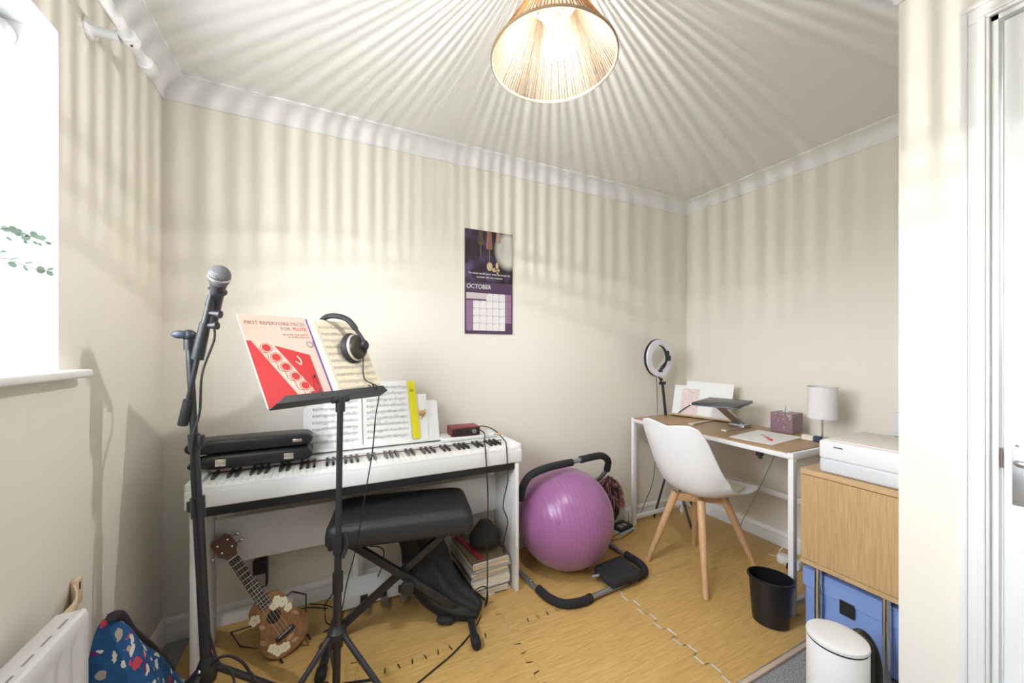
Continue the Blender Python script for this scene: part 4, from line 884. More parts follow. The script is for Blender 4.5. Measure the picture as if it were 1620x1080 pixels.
zf = ZM + .0032
obj('side_wire', wr([Mu @ V((-.03, .15, -.062)), atz(365, 1000, zf), atz(380, 1022, zf), Mu @ V((-.045, .02, -.062))]), M_blkm, us)
obj('side_wire', wr([Mu @ V((.05, .17, -.062)), aty(462, 935, 1.90), aty(484, 940, 1.93), atz(484, 960, zf), Mu @ V((.05, .02, -.062))]), M_blkm, us)
obj('front_arm', wr([Mu @ V((-.045, .02, -.062)), Mu @ V((-.05, -.012, -.03)), Mu @ V((-.055, -.012, .012)), Mu @ V((-.055, .012, .014))], .0042), M_rub, us)
obj('front_arm', wr([Mu @ V((.05, .02, -.062)), Mu @ V((.05, -.012, -.03)), Mu @ V((.05, -.012, .012)), Mu @ V((.05, .012, .014))], .0042), M_rub, us)
obj('back_wire', wr([Mu @ V((-.045, .02, -.062)), Mu @ V((.05, .02, -.062)), Mu @ V((.05, .17, -.062)), Mu @ V((-.03, .15, -.062))]), M_blkm, us)

# ------------------------------------------------------------------ under the piano: adapter, sheet-music pile, bags
t = thing('power_adapter', 'black plug-in power adapter with grey label on wall under piano', 'power adapter', (-.266, D, .14))
obj('casing', MB().rbox((-.296, D - .045, .15), (-.240, D - .002, .272), .008, 3), M_blk, t)
obj('label_plate', MB().rbox((-.289, D - .0462, .158), (-.247, D - .0445, .212), .0006, 1), mat('label_grey', (.42, .42, .45), .5), t)
obj('lead', MB().tube(spline([(-.262, D - .028, .152), (-.258, D - .03, .12), (-.24, D - .045, .07), (-.18, D - .06, ZM + .004), (-.09, D - .05, ZM + .004), (.0, D - .1, ZM + .004)], 6), .0022, 6), M_rub, t)
cable('thin black cable looping across the mat left of the pedals', [aty(530, 872, 1.86), aty(537, 905, 1.86), aty(535, 925, 1.86), aty(515, 955, 1.86), atz(514, 962, ZM + .003), atz(517, 985, ZM + .003), atz(536, 985, ZM + .003), atz(538, 970, ZM + .003), atz(520, 958, ZM + .003), atz(490, 955, ZM + .003)], .0022)
cable('black pedal cable dangling below the stool', [aty(585, 864, 1.80), aty(600, 865, 1.82), aty(607, 872, 1.83), aty(604, 895, 1.84), aty(598, 912, 1.85)], .0026)
rb = random.Random(11); z = ZM + .0005
cols_ = [(.80, .78, .74), (.72, .62, .45), (.74, .70, .62), (.50, .47, .42), (.80, .76, .66), (.78, .66, .44), (.70, .68, .64), (.82, .80, .76), (.62, .54, .40), (.80, .72, .55), (.45, .40, .36), (.80, .78, .72), (.70, .50, .25), (.80, .79, .76)]
whatc = ['bottom booklet with blue print on its edge', 'tan booklet second from the bottom', 'off-white booklet third from the bottom', 'grey-brown booklet fourth from the bottom', 'cream booklet fifth from the bottom', 'straw-coloured booklet sixth from the bottom', 'pale grey booklet seventh from the bottom', 'white booklet eighth from the bottom', 'brown booklet ninth from the bottom', 'cream booklet fifth from the top', 'dark grey booklet fourth from the top', 'white booklet third from the top', 'orange-edged booklet second from the top', 'topmost booklet with brown cover']
for k in range(14):
    h = rb.choice((.012, .0135, .016, .011)); rz = rb.uniform(-.10, .07) + .02; ox, oy = rb.uniform(-.018, -.004), rb.uniform(-.010, .006)
    M = T(.716 + ox, 1.832 + oy, z, rz)
    b = thing('music_booklet', 'music pile under piano: ' + whatc[k], 'booklet', (.716 + ox, 1.832 + oy, z), 'pile of sheet music under the piano')
    wx = .099 + rb.uniform(-.006, .003)
    obj('pages', MB().box((-wx, -.146, .001), (wx, .143, h - .001), M), mat('edge_%d' % k, cols_[k], .85, var=.25, vscale=60, stretch=(.1, .1, 6)), b)
    cc = (.16, .12, .06) if k == 13 else (.10, .10, .11) if k % 4 == 3 else tuple(c * .9 for c in cols_[(k * 5) % 14])
    cv = MB(); cv.box((-wx - .001, -.147, h - .001), (wx + .001, .144, h), M); cv.box((-wx - .001, -.147, 0), (wx + .001, .144, .001), M); cv.box((-wx - .0015, -.147, 0), (-wx, .144, h), M)
    obj('cover', cv, mat('cover_%d' % k, cc, .5), b)
    if k == 0: obj('blue_print', MB().box((.01, -.1468, .002), (.075, -.146, h - .002), M), mat('blue_ink', (.03, .09, .35), .5), b)
    if k == 13: 
        fp_ = MB(); fp_.poly([(.045 + .03 * math.cos(a / 9 * 6.28) * (1 + .3 * (a % 2)), .03 + .05 * math.sin(a / 9 * 6.28) * (1 + .3 * (a % 2)), h + .0004) for a in range(9)], M); obj('cream_print', fp_, mat('cream_ink', (.6, .48, .26), .6), b)
    z += h + .0004
ztop = z
tag(obj('red_folder', MB().rbox((-.012, -.15, 0), (.012, .12, .012), .002, 1, T(.640, 1.84, ztop + .0005, .16)), mat('dark_red_card', (.26, .015, .03), .5)), 'narrow dark red folder on top of the sheet music pile', 'folder')
def pouch(p):
    return 1 + .10 * noise.noise(p * 3.1) + .05 * noise.noise(p * 7)
pm = MB()
pv = [(-.10, -.05, .004), (.07, -.10, .004), (.10, .04, .004), (-.02, .09, .004), (-.095, -.045, .03), (.065, -.095, .045), (.088, .035, .06), (-.015, .078, .075), (.01, -.01, .112), (.03, .03, .115)]
Mpo = T(.705, 1.80, ztop + .0125) @ Matrix.Scale(1.3, 4)
pm.add(pv, [(3, 2, 1, 0), (0, 1, 5, 4), (1, 2, 6, 5), (2, 3, 7, 6), (3, 0, 4, 7), (4, 5, 8), (5, 6, 9, 8), (6, 7, 9), (7, 4, 8, 9)], Mpo)
o = tag(obj('cloth_pouch', pm, mat('black_nylon', (.018, .018, .02), .75, bump=.4, bscale=120), ang=60), 'folded black cloth pouch on top of the sheet music pile', 'pouch')
sd = o.modifiers.new('s', 'SUBSURF'); sd.levels = sd.render_levels = 1
for e_d in o.data.edges: pass
# slumped black bag
t = thing('black_bag', 'slumped black fabric bag between stool and music pile', 'bag', (.45, 1.72, ZM))
path = [V((.385, 1.80, .44)), V((.395, 1.79, .36)), V((.41, 1.77, .26)), V((.435, 1.735, .17)), V((.475, 1.68, .105)), V((.525, 1.63, .075)), V((.575, 1.585, .058)), V((.60, 1.56, .05))]
rad = [(.10, .02), (.105, .045), (.105, .065), (.105, .085), (.09, .085), (.075, .062), (.055, .045), (.03, .03)]
P_ = spline(path, 5); nP = len(P_)
def bagp(u, v):
    k = u * (nP - 1); i = min(int(k), nP - 2); c = P_[i].lerp(P_[i + 1], k - i); kk = u * (len(rad) - 1); j = min(int(kk), len(rad) - 2); f_ = kk - j
    ra = rad[j][0] * (1 - f_) + rad[j + 1][0] * f_; rb2 = rad[j][1] * (1 - f_) + rad[j + 1][1] * f_
    tn = (P_[min(i + 1, nP - 1)] - P_[max(i - 1, 0)]).normalized(); sdv = V((.93, .36, 0)); sdv = (sdv - tn * sdv.dot(tn)).normalized(); up = sdv.cross(tn)
    a = 2 * math.pi * v; fold = 1 + .10 * math.sin(a * 7 + u * 5) + .10 * noise.noise(V((u * 9, math.cos(a) * 2, math.sin(a) * 2)))
    p = c + sdv * math.cos(a) * ra * fold + up * math.sin(a) * rb2 * fold; p.z = max(p.z, ZM + .002); return p
b = MB(); b.grid(bagp, 40, 56, wrap=True); b.f.append(tuple(range(55, -1, -1))); b.f.append(tuple(40 * 56 + k for k in range(56)))
obj('bag_body', b, mat('black_nylon', (.018, .018, .02), .75), t, ang=70)
obj('strap', MB().tube(spline([V((.52, 1.66, .16)), V((.56, 1.66, .13)), V((.60, 1.66, .085)), V((.64, 1.65, .05)), V((.66, 1.64, .03))], 5), .006, 8, flat=.5), mat('black_webbing', (.014, .014, .015), .8), t)
obj('drawcord', MB().tube(spline([V((.575, 1.60, .10)), V((.61, 1.59, .13)), V((.65, 1.60, .115)), V((.662, 1.61, .06)), V((.65, 1.60, .03))], 5), .0025, 6), M_rub, t)
obj('foot_flap', MB().sphere((.47, 1.605, ZM + .02), .05, 10, 16, (1, .7, .34), lambda p: 1 + .2 * noise.noise(p * 4)), mat('black_nylon', (.018, .018, .02), .75), t)

# ------------------------------------------------------------------ exercise ball, ab roller, things behind them
BC = V((1.182, 1.752, ZM + .264)); BR = .264
M_ball = bpy.data.materials.new('purple_ball'); M_ball.use_nodes = True
_n = M_ball.node_tree.nodes; _l = M_ball.node_tree.links; _b = _n['Principled BSDF']; _b.inputs['Base Color'].default_value = (.33, .125, .30, 1); _b.inputs['Roughness'].default_value = .3; _b.inputs['Sheen Weight'].default_value = .2
_tc = _n.new('ShaderNodeTexCoord'); _mp = _n.new('ShaderNodeMapping'); _mp.inputs['Rotation'].default_value = (0, 0, 0); _mp.inputs['Location'].default_value = (0, 0, 0)
_wv = _n.new('ShaderNodeTexWave'); _wv.wave_type = 'BANDS'; _wv.bands_direction = 'X'; _wv.inputs['Scale'].default_value = 14; _wv.inputs['Distortion'].default_value = .25
_bp = _n.new('ShaderNodeBump'); _bp.inputs['Strength'].default_value = .35; _bp.inputs['Distance'].default_value = .002
_l.new(_tc.outputs['Object'], _mp.inputs[0]); _l.new(_mp.outputs[0], _wv.inputs[0]); _l.new(_wv.outputs['Fac'], _bp.inputs['Height']); _l.new(_bp.outputs[0], _b.inputs['Normal'])
t = thing('exercise_ball', 'large shiny purple exercise ball beside the piano', 'exercise ball', (BC.x, BC.y, ZM))
obj('ball', MB().sphere(BC, BR, 40, 64), M_ball, t, ang=60)
d_ = (CAM + V((-.35, 0, -.2)) - BC).normalized(); obj('plug', MB().lathe([(.0, .003), (.008, .002), (.011, -.002)], 16, facing(BC + d_ * (BR + .0005), d_.orthogonal(), BC + d_ * 3)), mat('plug_purple', (.28, .1, .26), .4), t)
t = thing('ab_roller', 'grey tube ab roller with black foam grips around the ball', 'exercise frame', (1.22, 1.65, ZM))
rt, rf = .0125, .0195; zr = ZM + rt + .001; zq = ZM + rf + .001
xl, xr = .905, 1.535
lowL = [V((xl - .005, 1.93, .06)), V((xl, 1.84, zr + .01)), V((xl + .01, 1.72, zr)), V((xl + .02, 1.58, zr))]
cornL = [V((xl + .02, 1.60, zq)), V((xl + .03, 1.52, zq)), V((xl + .07, 1.455, zq)), V((xl + .15, 1.43, zq)), V((xl + .21, 1.435, zq))]
front = [V((xl + .2, 1.434, zq)), V((xr - .2, 1.45, zq))]
cornR = [V((xr - .10, 1.462, zq)), V((xr - .035, 1.48, zq)), V((xr - .003, 1.54, zq)), V((xr - .003, 1.62, zq)), V((xr - .006, 1.65, zq))]
lowR = [V((xr - .005, 1.63, zr)), V((xr - .005, 1.78, zr)), V((xr, 1.88, zr + .015)), V((xr - .01, 1.945, .07))]
for p in (lowL, lowR): obj('rocker_tube', MB().tube(spline(p, 6), rt, 12), M_tube, t)
for p in (cornL, cornR): obj('foam_grip', MB().tube(spline(p, 6), rf, 14), M_foam, t)
obj('front_bar', MB().tube([front[0], front[1]], rt, 12).tube([front[1], V((xr - .10, 1.462, zq))], rt, 12), M_tube, t)
hL = [aty(823, 790, 1.72), aty(828, 768, 1.70), aty(840, 751, 1.69), aty(868, 739, 1.69), aty(905, 731, 1.70)]
hM = [aty(905, 731, 1.70), aty(918, 727, 1.70)]
hR = [aty(918, 727, 1.70), aty(940, 722, 1.71), aty(953, 721, 1.72), aty(962, 729, 1.74), aty(960, 743, 1.77)]
dnR = [aty(960, 743, 1.77), aty(949, 756, 1.84), V((1.50, 1.945, .32)), V((1.515, 1.955, .15)), V((xr - .01, 1.945, .07))]
dnL = [aty(823, 790, 1.72), V((.90, 1.82, .38)), V((.90, 1.91, .25)), V((.90, 1.93, .12)), V((xl - .005, 1.93, .06))]
for p in (hL, hR): obj('foam_grip', MB().tube(spline(p, 6), rf, 14), M_foam, t)
obj('handle_bar', MB().tube(hM, rt, 12), M_tube, t)
for p in (dnR, dnL): obj('upright_tube', MB().tube(spline(p, 6), rt, 12), M_tube, t)
Mpd = T(1.335, 1.50, 0, .06)
pdm = MB(); pdm.add([(-.105, -.075, .035), (.095, -.085, .035), (.10, .075, .035), (-.095, .085, .035), (-.10, -.07, .075), (.085, -.078, .092), (.09, .07, .10), (-.09, .08, .085)], [(3, 2, 1, 0), (4, 5, 6, 7), (0, 1, 5, 4), (1, 2, 6, 5), (2, 3, 7, 6), (3, 0, 4, 7)], Mpd)
hp2 = obj('head_pad', pdm, M_foam, t); bv = hp2.modifiers.new('b', 'BEVEL'); bv.width = .018; bv.segments = 4
obj('pad_bracket', MB().tube([Mpd @ V((-.13, .05, .05)), Mpd @ V((-.07, .03, .055))], .009, 10), M_steel, t)
for p in (V((xl + .012, 1.69, zr + rt)), V((xl + .015, 1.665, zr + rt)), V((xr - .005, 1.70, zr + rt)), V((xr - .005, 1.72, zr + rt))): obj('bolt', MB().sphere(p, .005, 6, 8), M_chrome, t)

t = thing('shaggy_cushion', 'shaggy dark and pink cushion tucked behind the purple ball', 'cushion', (1.63, 1.92, .05))
cb_ = MB().sphere((1.635, 1.925, .225), .15, 20, 28, (.62, .42, 1.0), lambda p: 1 + .12 * noise.noise(p * 4)); obj('cushion_body', cb_, mat('dark_plum_fabric', (.035, .02, .035), .9), t)
fu = MB(); rf_ = random.Random(4)
for k in range(420):
    a, bq = rf_.uniform(0, 6.283), rf_.uniform(-.2, 1.0); p = V((math.cos(a) * math.sqrt(1 - min(1, bq * bq)), math.sin(a) * math.sqrt(1 - min(1, bq * bq)), bq))
    q = V((1.635, 1.925, .225)) + V((p.x * .62, p.y * .42, p.z)) * .15; o2 = V((p.x, p.y * .5, p.z * .5 + .1)).normalized() * .018 + V((rf_.uniform(-.01, .01), 0, -.02)); q2 = q + o2 * .7; q3 = q2 + o2 * .5 + V((0, 0, -.014))
    if q3.y > D - .004 or q2.y > D - .004: continue
    fu.tube([q, q2, q3], [.0028, .0024, .0008], 4)
o = obj('shag_pile', fu, mat('pink_shag', (.36, .16, .15), .9, var=.6, vscale=40), t); o['kind'] = 'stuff'
tag(obj('flat_booklet', MB().rbox((-.075, -.05, 0), (.075, .05, .008), .001, 1, T(1.755, 1.925, ZM + .0005, .15)), mat('pale_blue_card', (.45, .62, .75), .5)), 'pale blue booklet on floor under a black device behind ball', 'booklet')
t = thing('black_device', 'flat black electronic device on floor by desk foot', 'device', (1.755, 1.93, ZM + .009))
Md = T(1.752, 1.93, ZM + .009, .18); obj('casing', MB().rbox((-.065, -.045, 0), (.06, .042, .022), .004, 2, Md), M_blk, t)
for x in (-.03, .012): obj('window_panel', MB().rbox((x - .016, -.03, .0215), (x + .016, .005, .0232), .001, 1, Md), mat('panel_grey', (.3, .3, .32), .3), t)
cable('thin black lead curling from the floor device to desk foot', [Md @ V((-.05, -.05, .01)), atz(962, 853, ZM + .003), atz(978, 853, ZM + .003), atz(992, 846, ZM + .003), atz(1003, 836, ZM + .003), V((1.83, 1.945, .03)), V((1.832, 1.955, .09))], .002)

# ------------------------------------------------------------------ ring light
t = thing('ring_light', 'ring light with phone clamp on thin black tripod in the corner', 'ring light', (2.1, 1.9, 0))
rc = aty(1042, 566, 1.90); nrm = V((.06, -.99, -.05)).normalized(); Mrg = facing(rc, V((0, 0, 1)), rc + nrm * 2)
rp = [(math.cos(2 * math.pi * k / 48), math.sin(2 * math.pi * k / 48)) for k in range(48)]
def annulus(r0, r1, z0, z1, M):
    b = MB(); n = len(rp); vs = []
    for r, z in ((r0, z0), (r1, z0), (r1, z1), (r0, z1)): vs += [(x * r, y * r, z) for x, y in rp]
    b.add(vs, [(q * n + k, q * n + (k + 1) % n, ((q + 1) % 4) * n + (k + 1) % n, ((q + 1) % 4) * n + k) for q in range(4) for k in range(n)], M)
    b.f = [tuple(reversed(f)) for f in b.f]; return b
obj('diffuser', annulus(.089, .128, .002, .016, Mrg), mat('diffuser_white', (.80, .79, .86), .5), t)
obj('ring_housing', annulus(.086, .131, -.014, .004, Mrg), M_blk, t)
ph = MB(); ph.tube(spline([Mrg @ V((.0, -.09, .004)), Mrg @ V((.005, -.06, .02)), Mrg @ V((.03, -.03, .03)), Mrg @ V((.045, .0, .03))], 5), .005, 8); obj('gooseneck', ph, M_blk, t)
obj('phone_clamp', MB().rbox((.037, -.02, .025), (.066, .018, .05), .005, 2, Mrg).rbox((.042, .014, .027), (.060, .05, .042), .005, 2, Mrg), M_blk, t)
obj('clamp_base', MB().rbox((-.022, -.098, -.006), (.022, -.082, .02), .005, 2, Mrg), M_blk, t)
tt = aty(1048, 606, 1.90); tb_ = V((2.145, 1.915, .62)); tf = V((2.20, 1.925, .40))
obj('ball_joint', MB().sphere(aty(1046, 600, 1.9), .012, 8, 12).cyl(rc - V((0, 0, .128)), aty(1046, 603, 1.9), .006, seg=8), M_blk, t)
obj('tripod_collar', MB().rbox((-.022, -.014, -.01), (.022, .014, .012), .004, 2, Matrix.Translation(tt)), M_blk, t)
obj('column', MB().cyl(tt, tf, .0095, seg=12), M_blkm, t)
for fx, fy in ((2.07, 1.955), (2.33, 1.80), (2.16, 1.72)):
    a = tf + V((0, 0, .02)); b = V((fx, fy, ZM + .006)); obj('leg', MB().cyl(a, b, .008, seg=10), M_blkm, t)
cable('thin black lead hanging from the ring light behind the desk', [rc + V((-.012, .01, -.128)), aty(1040, 640, 1.94), aty(1038, 700, 1.945), aty(1033, 760, 1.945), aty(1022, 790, 1.945), aty(1013, 812, 1.95), V((1.88, 1.97, .016))], .0022)

# ------------------------------------------------------------------ desk
DX0, DX1, DY0_, DY1_, DZ_ = 1.852, 2.345, .955, 1.948, .74
t = thing('desk', 'small oak-topped desk on slim white metal frame along right wall', 'desk', ((DX0 + DX1) / 2, (DY0_ + DY1_) / 2, 0))
M_wm = mat('white_metal', (.82, .82, .84), .4)
obj('desk_top', MB().rbox((DX0 + .004, DY0_ + .012, DZ_ - .012), (DX1, DY1_ - .012, DZ_), .0015, 1), M_oaktop, t)
fm = MB()
fm.rbox((DX0 + .001, DY0_ + .02, DZ_ - .029), (DX0 + .018, DY1_ - .02, DZ_ - .0065), .002); fm.rbox((DX1 - .018, DY0_ + .02, DZ_ - .029), (DX1 - .001, DY1_ - .02, DZ_ - .0125), .002)
fm.rbox((DX0, DY0_, DZ_ - .030), (DX1, DY0_ + .022, DZ_), .002); fm.rbox((DX0, DY1_ - .022, DZ_ - .030), (DX1, DY1_, DZ_), .002)
obj('top_frame', fm, M_wm, t)
for y in (DY0_, DY1_ - .022):
    for x in (DX0, DX1 - .03):
        lg = obj('leg', MB().rbox((x, y, ZM + .008), (x + .03, y + .022, DZ_ - .0302), .002), M_wm, t)
        obj('foot', MB().cyl((x + .015, y + .011, ZM + .0005), (x + .015, y + .011, ZM + .009), .011, seg=12), M_wplas, lg)
    obj('side_rail', MB().rbox((DX0 + .028, y + .002, .055), (DX1 - .028, y + .020, .078), .002), M_wm, t)
obj('back_rail', MB().rbox((DX1 - .028, DY0_ + .02, .355), (DX1 - .01, DY1_ - .02, .385), .002), M_wm, t)
tag(obj('cable_clip', MB().rbox((1.875, 1.108, .683), (1.905, 1.135, .7095), .006, 3).cyl((1.89, 1.12, .672), (1.89, 1.12, .69), .009, seg=10), M_blk), 'small black clip under the front edge of the desk', 'clip')

# on the desk: reading rest with sheets
ZD = DZ_ + .0006
pA, pB = V((2.172, 1.895, ZD)), V((2.290, 1.515, ZD)); dv = (pB - pA).normalized(); nx = V((dv.y, -dv.x, 0)); nx = nx if nx.x < 0 else -nx
ln_ = math.radians(18); uu = V((0, 0, 1)) * math.cos(ln_) - nx * math.sin(ln_); Mq = frame(pA, dv, uu, dv.cross(uu))
t = thing('reading_rest', 'wooden reading rest at the back of the desk', 'book rest', (2.23, 1.70, ZD))
Lr = (pB - pA).length
obj('ledge', MB().rbox((0, 0, -.006), (Lr, .012, .034), .002, 2, Mq), wood('pale_oak', (.50, .34, .19), (.64, .47, .29), 1), t)
obj('back_board', MB().rbox((.03, .0, -.006), (Lr - .03, .14, -.001), .002, 1, Mq), wood('pale_oak', (.5, .34, .19), (.64, .47, .29), 1), t)
obj('page_arm', MB().tube(spline([Mq @ V((.06, .014, .03)), Mq @ V((.085, .05, .016)), Mq @ V((.125, .082, .012))], 4), .0035, 6), mat('dark_wire', (.05, .04, .045), .5), t)
for nm, lb, m_, x0, y0, w_, h_, z_, rz in (('paper_sheet', 'large white sheet at the back of the reading rest', M_paper, .075, .014, .295, .232, .0005, -.03), ('paper_sheet', 'white sheet at the left of the reading rest', M_paper, .004, .0135, .16, .205, .0022, .01), ('patterned_sheet', 'pale pink patterned sheet on the reading rest', mat('pink_pattern', (.80, .66, .64), .7, var=.16, vscale=60), .055, .0135, .115, .185, .004, -.01)):
    tag(obj(nm, MB().prism([(0, 0), (w_, 0), (w_, h_), (0, h_)], 0, .0012, Mq @ Matrix.Translation((x0, y0 + (.008 if rz < -.02 else 0), z_)) @ Matrix.Rotation(rz, 4, 'Z')), m_), lb, 'paper')
# laptop riser and laptop
ctr = V((2.10, 1.462, 0)); Ml = T(ctr.x, ctr.y, 0, -.18)
t = thing('laptop_riser', 'silver folding laptop riser with splayed feet on desk', 'laptop stand', (2.13, 1.47, ZD))
M_alu = mat('champagne_aluminium', (.62, .57, .50), .35, .8)
for a, b in ((atz(1093, 672, ZD), atz(1140, 664, ZD)), (atz(1145, 682, ZD), atz(1188, 676, ZD))):
    a.z = b.z = ZD; d = (b - a); b = a + d.normalized() * .24; x = d.normalized(); y = V((-x.y, x.x, 0))
    ft = obj('foot', MB().prism([(0, -.016), (.24, -.006), (.24, .006), (0, .016)], 0, .009, frame(a, x, y, V((0, 0, 1)))), M_alu, t); obj('foot_pad', MB().rbox((-.0015, -.0158, .0005), (.012, .0158, .0095), .001, 1, frame(a, x, y, V((0, 0, 1)))), mat('pad_cream', (.75, .68, .52), .6), ft)
zt_ = .892
arm0 = V((2.20, 1.405, ZD + .01)); arm1 = V((2.06, 1.455, zt_ - .012))
def strap(a, b, w_, th_):
    d = b - a; z = d.normalized(); x = V((0, 1, 0)); x = (x - z * x.dot(z)).normalized(); return MB().rbox((-w_ / 2, -th_ / 2, 0), (w_ / 2, th_ / 2, d.length), .002, 2, frame(a, x, z.cross(x), z))
obj('arm', strap(arm0, arm1, .05, .012), M_steel, t); obj('arm', strap(arm0 + V((.02, .05, .0)), arm1 + V((.03, .06, 0)), .02, .010), M_steel, t)
obj('base_hub', MB().rbox((2.165, 1.375, ZD), (2.235, 1.47, ZD + .022), .004, 2), M_steel, t)
obj('top_plate', MB().rbox((-.08, -.09, zt_ - .016), (.10, .09, zt_ - .011), .003, 2, Ml), M_steel, t)
tc_ = [atz(x, y, .905) for x, y in ((1099, 633), (1130, 625), (1188, 632), (1158, 644))]; cen = sum(tc_, V()) / 4
t = thing('laptop', 'closed dark laptop lying on the silver riser', 'laptop', (cen.x, cen.y, zt_ - .0105))
lx = ((tc_[1] - tc_[0]) + (tc_[2] - tc_[3])).normalized(); lx.z = 0; ly = V((-lx.y, lx.x, 0)); Mlt = frame(V((cen.x, cen.y, zt_ - .0105)), lx, ly, V((0, 0, 1)))
hx, hy_ = .165, .118
obj('base', MB().rbox((-hx, -hy_, 0), (hx, hy_, .009), .003, 2, Mlt), mat('laptop_grey', (.10, .10, .12), .35, .4), t)
obj('lid', MB().rbox((-hx, -hy_, .0095), (hx, hy_, .0165), .003, 2, Mlt), mat('laptop_lid', (.045, .043, .048), .38, .2), t)
# tissue box
tp = [atz(1221, 681, ZD), atz(1248, 688, ZD), atz(1271, 684, ZD)]
Mtb = T(2.312, 1.228, ZD, .04); hs_ = .062
t = thing('tissue_box', 'plum tissue box with pale dots on desk', 'tissue box', (2.31, 1.228, ZD))
M_plum = mat('plum_card', (.26, .16, .19), .35)
obj('carton', MB().rbox((-.052, -.056, 0), (.058, .056, .108), .0015, 1, Mtb), M_plum, t)
dts = MB(); rd_ = random.Random(9)
for k in range(70):
    zz_ = .108 - abs(rd_.gauss(0, .03)); r_ = rd_.uniform(.0015, .0038); q = rd_.uniform(-.05, .05)
    if zz_ < .01: continue
    if k % 2: dts.poly([(-.0524, q * 1.05 + r_ * math.cos(-a), min(zz_, .102) + r_ * math.sin(-a)) for a in [2 * math.pi * j / 8 for j in range(8)]], Mtb)
    else: dts.poly([(q + r_ * math.cos(a), -.0564, min(zz_, .102) + r_ * math.sin(a)) for a in [2 * math.pi * j / 8 for j in range(8)]], Mtb)
o = obj('dot_print', dts, mat('pale_dots', (.62, .52, .48), .4), t); o['kind'] = 'stuff'
tis = MB(); tis.grid(lambda u, v: Mtb @ V(((u - .5) * (.05 - .03 * v), .01 * math.sin(u * 7) * (1 - v), .108 + .034 * v + .006 * math.sin(u * 9))), 10, 4); o = obj('tissue', tis, M_paper, t); o.modifiers.new('s', 'SOLIDIFY').thickness = .001
# paper and pens
q = [atz(x, y, ZD) for x, y in ((1153, 691), (1200, 680), (1270, 692), (1222, 704))]
tag(obj('blank_paper', MB().add([p for p in q] + [p + V((0, 0, .002)) for p in q], [(0, 1, 2, 3), (7, 6, 5, 4), (0, 4, 5, 1), (1, 5, 6, 2), (2, 6, 7, 3), (3, 7, 4, 0)]), M_paper), 'blank white paper lying on the desk under the red pen', 'paper')
a, b = atz(1205, 687, ZD + .007), atz(1221, 696, ZD + .007); t = thing('red_pen', 'clear pen with red cap on the white paper', 'pen', a)
mid = a.lerp(b, .55); obj('barrel', MB().cyl(a, mid, .0042, seg=8), mat('clear_pink', (.75, .5, .52), .2), t); obj('cap', MB().cyl(mid, b, .005, seg=8), mat('pen_red', (.65, .03, .07), .3), t)
# table lamp
lx_, ly_ = 2.26, 1.032
t = thing('table_lamp', 'small table lamp with white fabric shade behind the printer', 'lamp', (lx_, ly_, ZD))
obj('shade', MB().lathe([(.063, .852), (.062, 1.012), (.061, 1.012), (.062, .852), (.063, .852)], 36, T(lx_, ly_, 0), caps=False), mat('white_linen', (.80, .79, .79), .9, bump=.5, bscale=300), t)
obj('pole', MB().cyl((lx_, ly_, ZD + .012), (lx_, ly_, .93), .0048, seg=12), M_chrome, t); obj('base', MB().lathe([(.0, .014), (.03, .013), (.044, .008), (.045, 0), (.0, 0)], 28, T(lx_, ly_, ZD)), M_steel, t)
obj('shade_ring', MB().tube([(lx_ + .0625 * math.cos(2 * math.pi * k / 36), ly_ + .0625 * math.sin(2 * math.pi * k / 36), 1.012) for k in range(36)], .0012, 6, True), M_steel, t)
t = thing('small_box', 'small cream and navy box beside the table lamp', 'box', (2.205, 1.035, ZD)); Msb = T(2.20, 1.06, ZD, .1)
obj('cream_half', MB().rbox((-.016, -.02, 0), (.016, .03, .026), .002, 1, Msb), mat('cream_card', (.76, .68, .60), .6), t); obj('navy_half', MB().rbox((-.016, -.05, 0), (.016, -.0205, .026), .002, 1, Msb), mat('navy_card', (.03, .05, .11), .5), t)

# ------------------------------------------------------------------ white bucket chair
CXc, CYc = 1.83, 1.405; Mch = T(CXc, CYc, 0, .03)                  # faces +x
t = thing('white_chair', 'white moulded bucket chair with splayed beech legs at desk', 'chair', (CXc, CYc, 0))
cp_ = [(.245, .455), (.205, .447), (.13, .432), (.02, .422), (-.07, .428), (-.135, .455), (-.175, .50), (-.205, .57), (-.228, .66), (-.247, .75), (-.262, .83)]
ws = [.165, .192, .208, .218, .220, .219, .217, .212, .205, .196, .172]
rs_ = [.012, .018, .034, .060, .088, .108, .108, .090, .064, .036, .012]
def lerpl(L_, u):
    k = u * (len(L_) - 1); i = min(int(k), len(L_) - 2); f_ = k - i; a_, b_ = L_[i], L_[i + 1]
    return tuple(p + (q - p) * f_ for p, q in zip(a_, b_)) if isinstance(a_, tuple) else a_ + (b_ - a_) * f_
cpd = [(p.x, p.z) for p in spline([V((x, 0, z)) for x, z in cp_], 6)]
def shell(u, v):
    x, z = lerpl(cpd, u); x2, z2 = lerpl(cpd, min(u + .02, 1)); x1, z1 = lerpl(cpd, max(u - .02, 0)); tx, tz = x2 - x1, z2 - z1; l = math.hypot(tx, tz); nx_, nz_ = tz / l, -tx / l
    s_ = 2 * v - 1; a = abs(s_); w_ = lerpl(ws, u); r_ = lerpl(rs_, u)
    top = max(0, (u - .9) / .1); dip = -.022 * top * (1 - a) ** 2 * 1.0 - .028 * top * max(0, a - .75) * 4 * .6
    cur = r_ * a ** 2.6
    return Mch @ V((x + nx_ * cur + .0, s_ * w_, z + nz_ * cur + dip))
shm = MB(); shm.grid(shell, 54, 36)
o = obj('seat_shell', shm, mat('chair_white', (.83, .84, .85), .3), t, ang=60); sm = o.modifiers.new('s', 'SOLIDIFY'); sm.thickness = .008; sm.offset = 0; o.modifiers.new('d', 'SUBSURF').levels = 1; o.modifiers['d'].render_levels = 1
